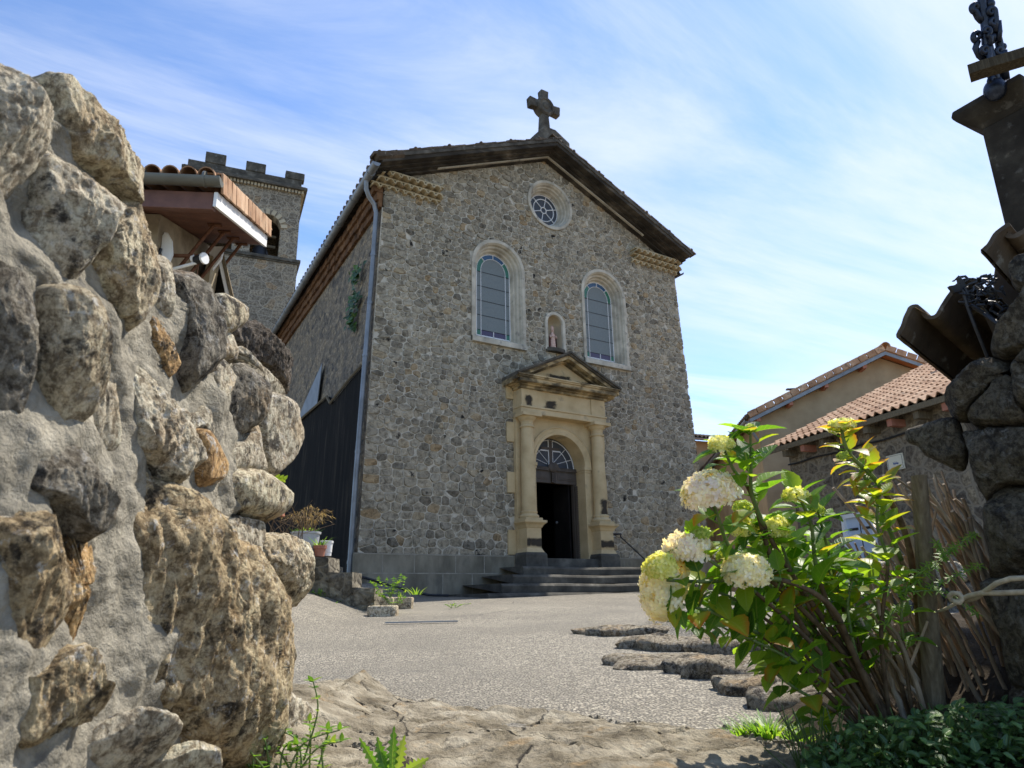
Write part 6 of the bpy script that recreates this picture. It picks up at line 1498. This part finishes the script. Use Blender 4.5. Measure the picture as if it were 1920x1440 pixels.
# ================================================================ clump of cut dry canes
DB = empty('cane_clump', 'clump of cut dry brown canes leaning behind the wooden post', 'dry shrub', ground(1790, 1400))
rc = random.Random(31)
for k in range(98):
    if k < 72:
        bx = rc.uniform(1735, 1935); by = rc.uniform(1090, 1400); D0 = rc.uniform(2.12, 2.5); ll = rc.uniform(150, 400); q = rc.uniform(.28, .72)
        if by - ll < 885: ll = by - 885 - rc.uniform(0, 60)
        tx, ty = bx - ll * q, by - ll
    else:
        bx = rc.uniform(1690, 1800); by = rc.uniform(1300, 1405); D0 = rc.uniform(1.96, 2.3); tx = bx - rc.uniform(60, 190); ty = by - rc.uniform(110, 260)
    D1 = D0 + rc.uniform(-.12, .15); r0 = rc.uniform(.0045, .0085)
    A = PD(bx, by, D0); B = PD(tx, ty, D1); mid = A.lerp(B, .5) + RH * rc.gauss(0, .02) + FH * rc.gauss(0, .02) + Vector((0, 0, 1)) * rc.uniform(-.01, .03)
    path = []
    for i in range(9):
        t = i / 8; p = A * (1 - t) ** 2 + mid * 2 * t * (1 - t) + B * t * t; path.append(p + Vector((rc.gauss(0, .003), rc.gauss(0, .003), 0)))
    m = MB().tube(path, [r0 * (1 - .4 * i / 8) * (1 + .18 * (i % 3 == 2)) for i in range(9)], 7)
    if rc.random() < .5:
        j = rc.randrange(3, 7); q = path[j] + (path[j + 1] - path[j]).normalized() * .10 + RH * rc.gauss(0, .05) + Vector((0, 0, .03)); m.tube([path[j], q], [r0 * .6, r0 * .45], 6)
    obj('cane', m, M['cane'], DB, smooth=R(50))

# ================================================================ hydrangea
HY = empty('hydrangea', 'flowering hydrangea bush with white, cream and yellow-green heads', 'hydrangea', ground(1660, 1405))
rh = random.Random(5)
def head(c, n, rx, rz, axis, size, mat, dome=.62, name='flower_head'):
    """mophead: four-petalled florets over a dome"""
    axis = Vector(axis).normalized(); e1 = axis.orthogonal().normalized(); e2 = axis.cross(e1); m = MB(); c = Vector(c)
    for i in range(n):
        u = (i + .5) / n; th = math.acos(1 - u * (1 - math.cos(math.pi * dome))); ph = i * 2.39996 + rh.gauss(0, .2)
        d = axis * math.cos(th) + (e1 * math.cos(ph) + e2 * math.sin(ph)) * math.sin(th)
        k = 1 + rh.gauss(0, .075)
        p = c + (e1 * d.dot(e1) + e2 * d.dot(e2)) * rx * k + axis * d.dot(axis) * rz * k
        nn = (d + Vector((rh.gauss(0, .3), rh.gauss(0, .3), rh.gauss(0, .3)))).normalized(); a = nn.orthogonal().normalized(); b = nn.cross(a); a0 = rh.uniform(0, 1.6); s = size * 1.18 * rh.uniform(.75, 1.2); t0 = rh.random()
        for q in range(4):
            t = a0 + q * math.pi / 2; w = a * math.cos(t) + b * math.sin(t); v = a * -math.sin(t) + b * math.cos(t); lift = rh.uniform(.05, .35)
            pts = [p, p + w * s * .45 - v * s * .36 + nn * s * lift * .5, p + w * s * .95 - v * s * .22 + nn * s * lift * .7, p + w * s * 1.0 + v * s * .22 + nn * s * lift * .6, p + w * s * .45 + v * s * .36 + nn * s * lift * .55, p + w * s * .55 + nn * s * lift * .3]
            tt = max(0, min(1, t0 + rh.gauss(0, .12)))
            m.add(pts, [(0, 1, 5), (1, 2, 5), (2, 3, 5), (3, 4, 5), (4, 0, 5)], [(.5, .5, tt)] * 6)
        m.tube([c + d * rx * .3, p], .0012, 3, False) if i % 4 == 0 else None
    while len(m.a) < len(m.v): m.a.append((.5, .5, .3))
    # tubes were appended with zeros; fine
    return obj(name, m, M[mat], HY)
up_ = Vector((0, 0, 1))
def H(px, py, D, wpx, hpx, n, mat, size=.011, ax=(0, 0, 1), dome=.6):
    c = PD(px, py, D); s = D / FPX; return head(c - Vector(ax).normalized() * hpx * s * .35, int(n * 1.5), wpx * s * .5, hpx * s * .62, ax, size, mat, dome)
tocam = -FH
H(1326, 905, 1.85, 94, 58, 230, 'pet_white', .0125, up_ + tocam * .35 - RH * .25)
H(1290, 1016, 1.86, 84, 44, 170, 'pet_white', .012, up_ + tocam * .2)
H(1236, 1052, 1.77, 54, 36, 120, 'pet_yellow', .010, up_ + tocam * .5 - RH * .2)
H(1240, 1128, 1.82, 80, 112, 300, 'pet_cream', .0125, -RH * .3 + tocam * .45 - up_ * .75, .85)
H(1400, 1058, 1.8, 80, 46, 190, 'pet_cream', .0105, up_ + tocam * .5)
H(1353, 827, 1.85, 44, 26, 90, 'pet_yellow', .0075, up_ + tocam * .3)
H(1407, 800, 1.9, 20, 14, 50, 'pet_green', .0045, up_)
H(1577, 793, 1.95, 46, 20, 90, 'pet_yellow', .0075, up_)
H(1493, 923, 1.9, 46, 24, 90, 'pet_yellow', .0075, up_ + tocam * .2)
H(1454, 978, 1.95, 48, 34, 110, 'pet_yellow', .008, up_ + tocam * .6)
H(1400, 982, 2.0, 48, 40, 110, 'pet_yellow', .008, up_ + tocam * .7)
H(1313, 995, 1.85, 34, 20, 70, 'pet_green', .0065, up_ + tocam * .2)
H(1392, 945, 2.0, 32, 20, 60, 'pet_green', .006, up_ + tocam * .3)
H(1473, 1010, 1.95, 30, 20, 60, 'pet_green', .006, up_ + tocam * .3)
H(1531, 952, 1.95, 26, 18, 50, 'pet_green', .006, up_)
H(1581, 852, 1.95, 20, 16, 40, 'pet_green', .005, up_)
H(1362, 1036, 1.9, 36, 20, 60, 'pet_green', .006, up_ + tocam * .2)
lf = MB(); gs = MB(); nst = 0
def cat(P, n=10):
    out_ = []; m_ = len(P)
    for i in range(m_ - 1):
        p0, p1, p2, p3 = P[max(i - 1, 0)], P[i], P[i + 1], P[min(i + 2, m_ - 1)]
        for k in range(n):
            t = k / n; out_.append(.5 * ((2 * p1) + (p2 - p0) * t + (2 * p0 - 5 * p1 + 4 * p2 - p3) * t * t + (3 * p1 - p0 - 3 * p2 + p3) * t ** 3))
    return out_ + [P[-1]]
def stem(pts, r0, r1, start=.35, nl=6, size=.085, green=.55, tipleaves=4, tlo=0.):
    P = cat([PD(*p) for p in pts]); n = len(P); j = int(n * green)
    rr = [r0 + (r1 - r0) * i / (n - 1) for i in range(n)]
    if j > 1: obj('branch', MB().tube(P[:j + 1], rr[:j + 1], 7), M['brownstem'], HY, smooth=True)
    if j < n - 1: obj('shoot', MB().tube(P[j:], rr[j:], 7), M['greenstem'], HY, smooth=True)
    a = rh.uniform(0, 3)
    nl = int(nl * 1.3 + .5)
    for k in range(nl):
        t = start + (1 - start) * (k + .4) / nl; i = min(n - 2, int(t * (n - 1))); d = (P[i + 1] - P[i]).normalized(); e1 = d.orthogonal().normalized(); e2 = d.cross(e1); a += math.pi / 2 + rh.gauss(0, .3)
        s = size * 1.08 * (1.1 - .35 * max(0, t - .7) / .3) * rh.uniform(.7, 1.15)
        for q in (0, math.pi):
            o = e1 * math.cos(a + q) + e2 * math.sin(a + q); dd = (o + d * .35 + up_ * .25 + Vector((rh.gauss(0, .2), rh.gauss(0, .2), rh.gauss(0, .2)))).normalized(); b = P[i] + o * .012
            n0 = len(lf.v); lf.tube([P[i], b + dd * .012], [.0025, .0018], 5, False); lf.a[n0:] = [(.5, .3, .5)] * (len(lf.v) - n0)
            leaf(lf, b + dd * .012, dd, (up_ + d * .3 + tocam * .15).normalized(), s, s * rh.uniform(.58, .70), rh.uniform(.15, .45), rh.uniform(.1, .75), tlo + (1 - tlo) * rh.random() ** .9, .05, 10)
    for k in range(tipleaves):
        d = (P[-1] - P[-2]).normalized(); e1 = d.orthogonal().normalized(); e2 = d.cross(e1); q = a + k * 1.57; o = e1 * math.cos(q) + e2 * math.sin(q); dd = (o + d * .25 + up_ * .1).normalized(); s = size * rh.uniform(.7, 1)
        leaf(lf, P[-2] + o * .01, dd, up_ + d * .2, s, s * .62, .3, rh.uniform(.1, .6), tlo + (1 - tlo) * rh.random(), .05, 10)
stem([(1690,1425,2.0),(1600,1225,1.95),(1560,1140,1.9),(1490,1095,1.86),(1400,1080,1.84),(1340,1090,1.83),(1250,1088,1.8)], .010, .004, .4, 7, .075)
stem([(1690,1430,2.02),(1600,1250,1.98),(1470,1110,1.94),(1375,1035,1.9),(1345,965,1.87),(1327,920,1.85)], .009, .0035, .5, 5, .08)
stem([(1685,1425,2.03),(1590,1230,2.0),(1500,1100,1.97),(1445,1010,1.94),(1411,930,1.92),(1408,870,1.91),(1407,806,1.9)], .010, .003, .5, 8, .088)
stem([(1660,1420,2.0),(1480,1130,1.95),(1410,930,1.93),(1375,880,1.89),(1355,835,1.86)], .009, .003, .62, 4, .085)
stem([(1700,1425,2.04),(1640,1300,2.0),(1560,1150,1.97),(1530,1060,1.95),(1520,980,1.93),(1494,926,1.9)], .010, .0035, .45, 7, .09)
stem([(1730,1420,2.1),(1725,1200,2.1),(1700,1010,2.05),(1645,905,2.0),(1592,850,1.96),(1577,798,1.95)], .012, .004, .55, 9, .065, .55, 5, .9)
stem([(1680,1420,2.02),(1662,1300,2.0),(1652,1180,1.98),(1664,1060,1.97),(1645,985,1.96),(1648,925,1.95)], .008, .003, .5, 7, .08, .6, 4, .55)
stem([(1740,1410,2.1),(1740,1200,2.1),(1690,1050,2.05),(1640,930,2.0),(1612,880,1.98)], .010, .004, .6, 6, .06, .5, 4, .88)
stem([(1720,1400,2.0),(1700,1260,2.0),(1690,1150,1.98),(1700,1080,1.97)], .006, .003, .4, 5, .06, .5, 4, .3)
stem([(1670,1415,1.95),(1560,1250,1.9),(1440,1130,1.86),(1330,1050,1.83),(1290,1025,1.9)], .008, .003, .4, 7, .08)
stem([(1660,1415,1.93),(1540,1290,1.88),(1440,1200,1.85),(1340,1150,1.82),(1262,1130,1.8)], .008, .003, .35, 8, .08)
stem([(1680,1410,1.98),(1550,1200,1.98),(1480,1060,1.97),(1456,985,1.95)], .008, .003, .45, 6, .085)
stem([(1660,1410,2.05),(1540,1200,2.05),(1450,1060,2.03),(1402,990,2.0)], .008, .003, .45, 6, .085)
stem([(1690,1410,2.1),(1600,1200,2.08),(1560,1060,2.04),(1533,956,1.95)], .008, .003, .4, 7, .09)
stem([(1660,1400,1.9),(1560,1290,1.87),(1470,1230,1.84),(1400,1195,1.82)], .006, .003, .3, 6, .075, .5, 6)
stem([(1650,1400,1.88),(1560,1330,1.86),(1490,1290,1.84),(1445,1255,1.83)], .006, .003, .4, 4, .07, .5, 5)
stem([(1700,1415,2.0),(1620,1270,1.97),(1590,1150,1.95),(1600,1080,1.95)], .007, .003, .35, 6, .08, .4, 6)
stem([(1640,1410,1.9),(1560,1370,1.88),(1540,1345,1.87)], .005, .003, .4, 3, .06, .4, 5)
stem([(1690,1410,2.1),(1500,1150,2.1),(1420,1080,2.08),(1370,1045,2.0)], .007, .003, .35, 7, .085)
stem([(1720,1410,2.1),(1680,1250,2.1),(1640,1130,2.1),(1560,1050,2.1)], .008, .003, .35, 8, .085, .4, 6)
stem([(1640,1400,1.95),(1520,1240,1.93),(1420,1150,1.9),(1330,1110,1.88),(1300,1180,1.86)], .006, .003, .35, 8, .08, .5, 5)
stem([(1700,1400,2.15),(1600,1180,2.15),(1500,1060,2.12),(1440,1040,2.1)], .007, .003, .3, 9, .085, .4, 5)
for k in range(15):
    t = (rh.uniform(1320, 1660), rh.uniform(1030, 1240), rh.uniform(1.9, 2.2)); b = (rh.uniform(1630, 1720), rh.uniform(1390, 1420), 2.05); stem([b, ((b[0] + t[0]) / 2 + 25, (b[1] + t[1]) / 2, 2.03), t], .0055, .0025, .6, rh.randint(2, 3), .068, .6, 4)
lf.has = True; obj('foliage', lf, M['hleaf'], HY, smooth=True)

# ================================================================ weeds and ground cover
def weed(p, n, h, spread, mat, lab, cat_='weed', name='weed', ln=.05, grp=None, kind='leaf'):
    o = empty(name, lab, cat_, p, group=grp); m = MB(); s = MB(); q = random.Random(int(p.x * 1000) ^ n)
    for k in range(n):
        a = q.uniform(0, 6.28); b = p + Vector((math.cos(a), math.sin(a), 0)) * q.uniform(0, spread * .4)
        if kind == 'blade':
            blade(m, b, (math.cos(a) * .7, math.sin(a) * .7, 1), h * q.uniform(.5, 1.1), ln, .5, q.random()); continue
        top = b + Vector((math.cos(a) * spread * q.uniform(.1, .6), math.sin(a) * spread * q.uniform(.1, .6), h * q.uniform(.5, 1.05)))
        mid = b.lerp(top, .5) + Vector((q.gauss(0, .02), q.gauss(0, .02), .02)); P = cat([b, mid, top], 6); s.tube(P, [.0028 * (1 - .5 * i / len(P)) for i in range(len(P))], 5)
        for i in range(2, len(P), 2):
            for e in (0, math.pi):
                a2 = i * 1.3 + e + q.gauss(0, .3); d = Vector((math.cos(a2), math.sin(a2), .35)); l = ln * q.uniform(.6, 1.15); leaf(m, P[i], d, up_, l, l * .55, .3, q.uniform(0, .5), q.random(), .03, 6)
        leaf(m, P[-1], Vector((q.gauss(0, .4), q.gauss(0, .4), 1)), tocam, ln * .8, ln * .45, .3, .2, q.random(), .03, 6)
    obj('leaves', m, M[mat], o, smooth=True)
    if s.v: obj('stalks', s, M['greenstem'], o, smooth=True)
    return o
weed(PD(565, 1425, 1.72), 1, .17, .05, 'weedleaf', 'single upright green sprig rising at the end of the boulder wall', ln=.026)
weed(PD(520, 1450, 1.65), 9, .12, .22, 'weedleaf', 'bushy small-leaved green weed at the foot of the boulder wall', ln=.026)
weed(PD(592, 1448, 1.7), 6, .10, .16, 'weedleaf', 'small leafy weed beside the upright sprig, lowest edge of photo', ln=.026)
p = PD(735, 1448, 1.72); o = empty('weed', 'toothed dandelion leaves standing up from the bedrock', 'weed', p); m = MB()
for (dx, dz, ln, wd, tn) in ((-.05, .9, .085, .022, .1), (.0, 1, .105, .02, .05), (.035, 1, .085, .02, .95), (-.035, .5, .06, .02, .6), (.09, .25, .07, .02, .9), (-.09, .7, .10, .016, .3)):
    leaf(m, p + RH * dx * .3, (RH * dx * 6 + up_ * dz), tocam, ln, wd * 1.25, .25, .25, tn, .38, 14)
obj('leaves', m, M['weedleaf'], o)
for i, (px, py, n, h, sp, lab) in enumerate(((1440, 1374, 95, .085, .30, 'bright green grass tuft at the edge of the asphalt near the hydrangea'), (1395, 1376, 45, .055, .2, 'shorter grass tuft on the gravel left of the bright one'), (1500, 1385, 55, .06, .2, 'thin dry-green grass by the gravel under the hydrangea'))):
    weed(ground(px, py), n, h, sp, 'weedleaf', lab, 'grass tuft', 'grass_tuft', .009, 'grass tufts by the gravel', 'blade')
weed(ground(1450, 1382), 16, .07, .12, 'weedleaf', 'broad-leaved dandelion rosette in the bright grass tuft', ln=.024, kind='blade')
for i, (px, py, D, n, h, lab) in enumerate(((590, 1126, 9.1, 14, .16, 'leafy green weed at the left foot of the stepped wall'), (622, 1138, 9.05, 18, .14, 'low weed at the foot of the middle stepped wall block'), (730, 1118, 9.2, 14, .26, 'tall bright weed between the stone step and church plinth'), (780, 1115, 11.0, 18, .2, 'dark weed at the church plinth by the hose end'), (742, 1134, 9.1, 10, .16, 'bright weed behind the pale stone step'), (716, 1157, 9.0, 8, .09, 'small weed in front of the pale stone step'), (1340, 1240, 5.0, 18, .09, 'weed tuft in front of the lower terrace stone'), (1235, 1206, 6.2, 10, .07, 'tiny weed by the farthest terrace stone'), (848, 1140, 10.0, 8, .05, 'tiny plant in the middle of the asphalt'))):
    weed(PD(px, py, D), n, h, .3, 'weedleaf', lab, 'weed', 'weed', (.02 if i % 2 else .05) if i < 6 else .03, kind='blade' if i % 2 else 'leaf')
m = MB(); p = PD(518, 895, 2.5)
for k in range(9): leaf(m, p + RH * .007 * k - RH * .03 + up_ * (.006 * (k % 2) - .0012 * k), RH * .6 + up_ * ((-1) ** k) * .7, tocam, .022, .013, .2, .2, .8 + .2 * rnd.random(), .05, 6)
o = obj('fern', m, M['weedleaf'], loc=p); tag(o, 'small yellow-green fern sprig growing between two boulders', 'fern')
# creeper rooted in the flank wall of the church
m = MB()
for k in range(150):
    z = rnd.uniform(6.2, 7.9); y = 15.35 + rnd.gauss(0, .22) * (.5 + .5 * abs(math.sin(z * 3))) + (7 - z) * .08
    if abs(z - 7.25) < .15 and rnd.random() < .7: continue
    p = Vector((leftx(y, z) - rnd.uniform(.03, .18), y, z)); leaf(m, p, Vector((-.4, rnd.gauss(0, .8), rnd.gauss(-.4, .5))), Vector((-1, -.5, .3)), .15, .11, .2, .3, rnd.random(), .05, 5)
o = obj('creeper', m, M['coverleaf'], loc=(leftx(15.4, 7), 15.4, 7)); tag(o, 'small green creeper rooted high in the church flank wall', 'climbing plant')
# cleavers scrambling through the canes
cl_ = empty('cleavers', 'thin bright green cleavers scrambling over the dry canes', 'weed', PD(1760, 1060, 1.98)); m = MB(); s = MB()
for P in (((1690, 1110, 1.97), (1745, 1070, 1.96), (1800, 1020, 1.97), (1830, 1000, 1.98)), ((1705, 1090, 1.98), (1760, 1050, 1.96), (1790, 1025, 1.96)), ((1735, 1105, 1.97), (1790, 1080, 1.96), (1835, 1060, 1.96)), ((1770, 1045, 1.96), (1755, 1015, 1.96)), ((1660, 1170, 1.96), (1700, 1110, 1.97), (1740, 1060, 1.96)), ((1700, 1110, 1.97), (1770, 1110, 1.96), (1830, 1150, 1.95))):
    Q = cat([PD(*p) for p in P], 7); s.tube(Q, .0013, 4)
    for i in range(0, len(Q), 2):
        for k in range(6): a = k * 1.05 + i; leaf(m, Q[i], RH * math.cos(a) + up_ * math.sin(a) * .7 + FH * math.sin(a) * .6, tocam + up_, rnd.uniform(.016, .026), .005, .2, .2, .5 + .5 * rnd.random(), 0, 4)
obj('leaves', m, M['weedleaf'], cl_); obj('stalks', s, M['greenstem'], cl_)
# dark small-leaved cover at the foot of the shrub
m = MB(); rg2 = random.Random(77)
for k in range(3000):
    px = 1500 + 460 * rg2.random() ** .75; top = np.interp(px, [1490, 1540, 1600, 1700, 1800, 1900, 1960], [1425, 1385, 1350, 1345, 1320, 1315, 1310]); py = top + (1500 - top) * rg2.random()
    p = PD(px, py, 1.62 + .25 * rg2.random() + (1440 - py) * .0012); l = rg2.uniform(.016, .034)
    leaf(m, p, Vector((rg2.gauss(0, 1), rg2.gauss(0, 1), rg2.gauss(.1, .5))), up_ + tocam * .5, l, l * .62, .25, .3, rg2.random(), .03, 4)
for k in range(260):
    px = 1500 + 460 * rg2.random(); a = PD(px, 1470, 1.75); b = a + Vector((rg2.gauss(0, .05), rg2.gauss(0, .05), rg2.uniform(.05, .18))); n0 = len(m.v); m.tube([a, b], .0015, 4, False); m.a[n0:] = [(.5, .3, .3)] * (len(m.v) - n0)
m.has = True
o = obj('ground_cover', m, M['coverleaf']); tag(o, kind='stuff')
# a few small stones and grit along the wall foot
m = MB()
for k in range(900):
    q = ground(rnd.uniform(560, 700), 1300 + 130 * rnd.random()); s = rnd.uniform(.003, .010)
    m.box((q.x, q.y, q.z + s * .8 + .02), (s * 1.6, s * 1.3, s), Matrix.Rotation(rnd.uniform(0, 3), 3, 'Z'), .6, s * .3)
o = obj('grit', m, M['darkgravel']); tag(o, kind='stuff')

A_, B_ = ground(722, 1171), ground(858, 1168); d_ = (B_ - A_).normalized(); s_ = d_.cross(Vector((0, 0, 1)))
m = MB().prism([A_ + Vector((0, 0, .012)) - s_ * .03, B_ + Vector((0, 0, .012)) - s_ * .03, B_ + Vector((0, 0, .012)) + s_ * .03, A_ + Vector((0, 0, .012)) + s_ * .03], (0, 0, .012))
o = obj('metal_strip', m, M['zinc'], loc=A_); tag(o, 'long flat grey metal strip lying on the asphalt', 'strip')
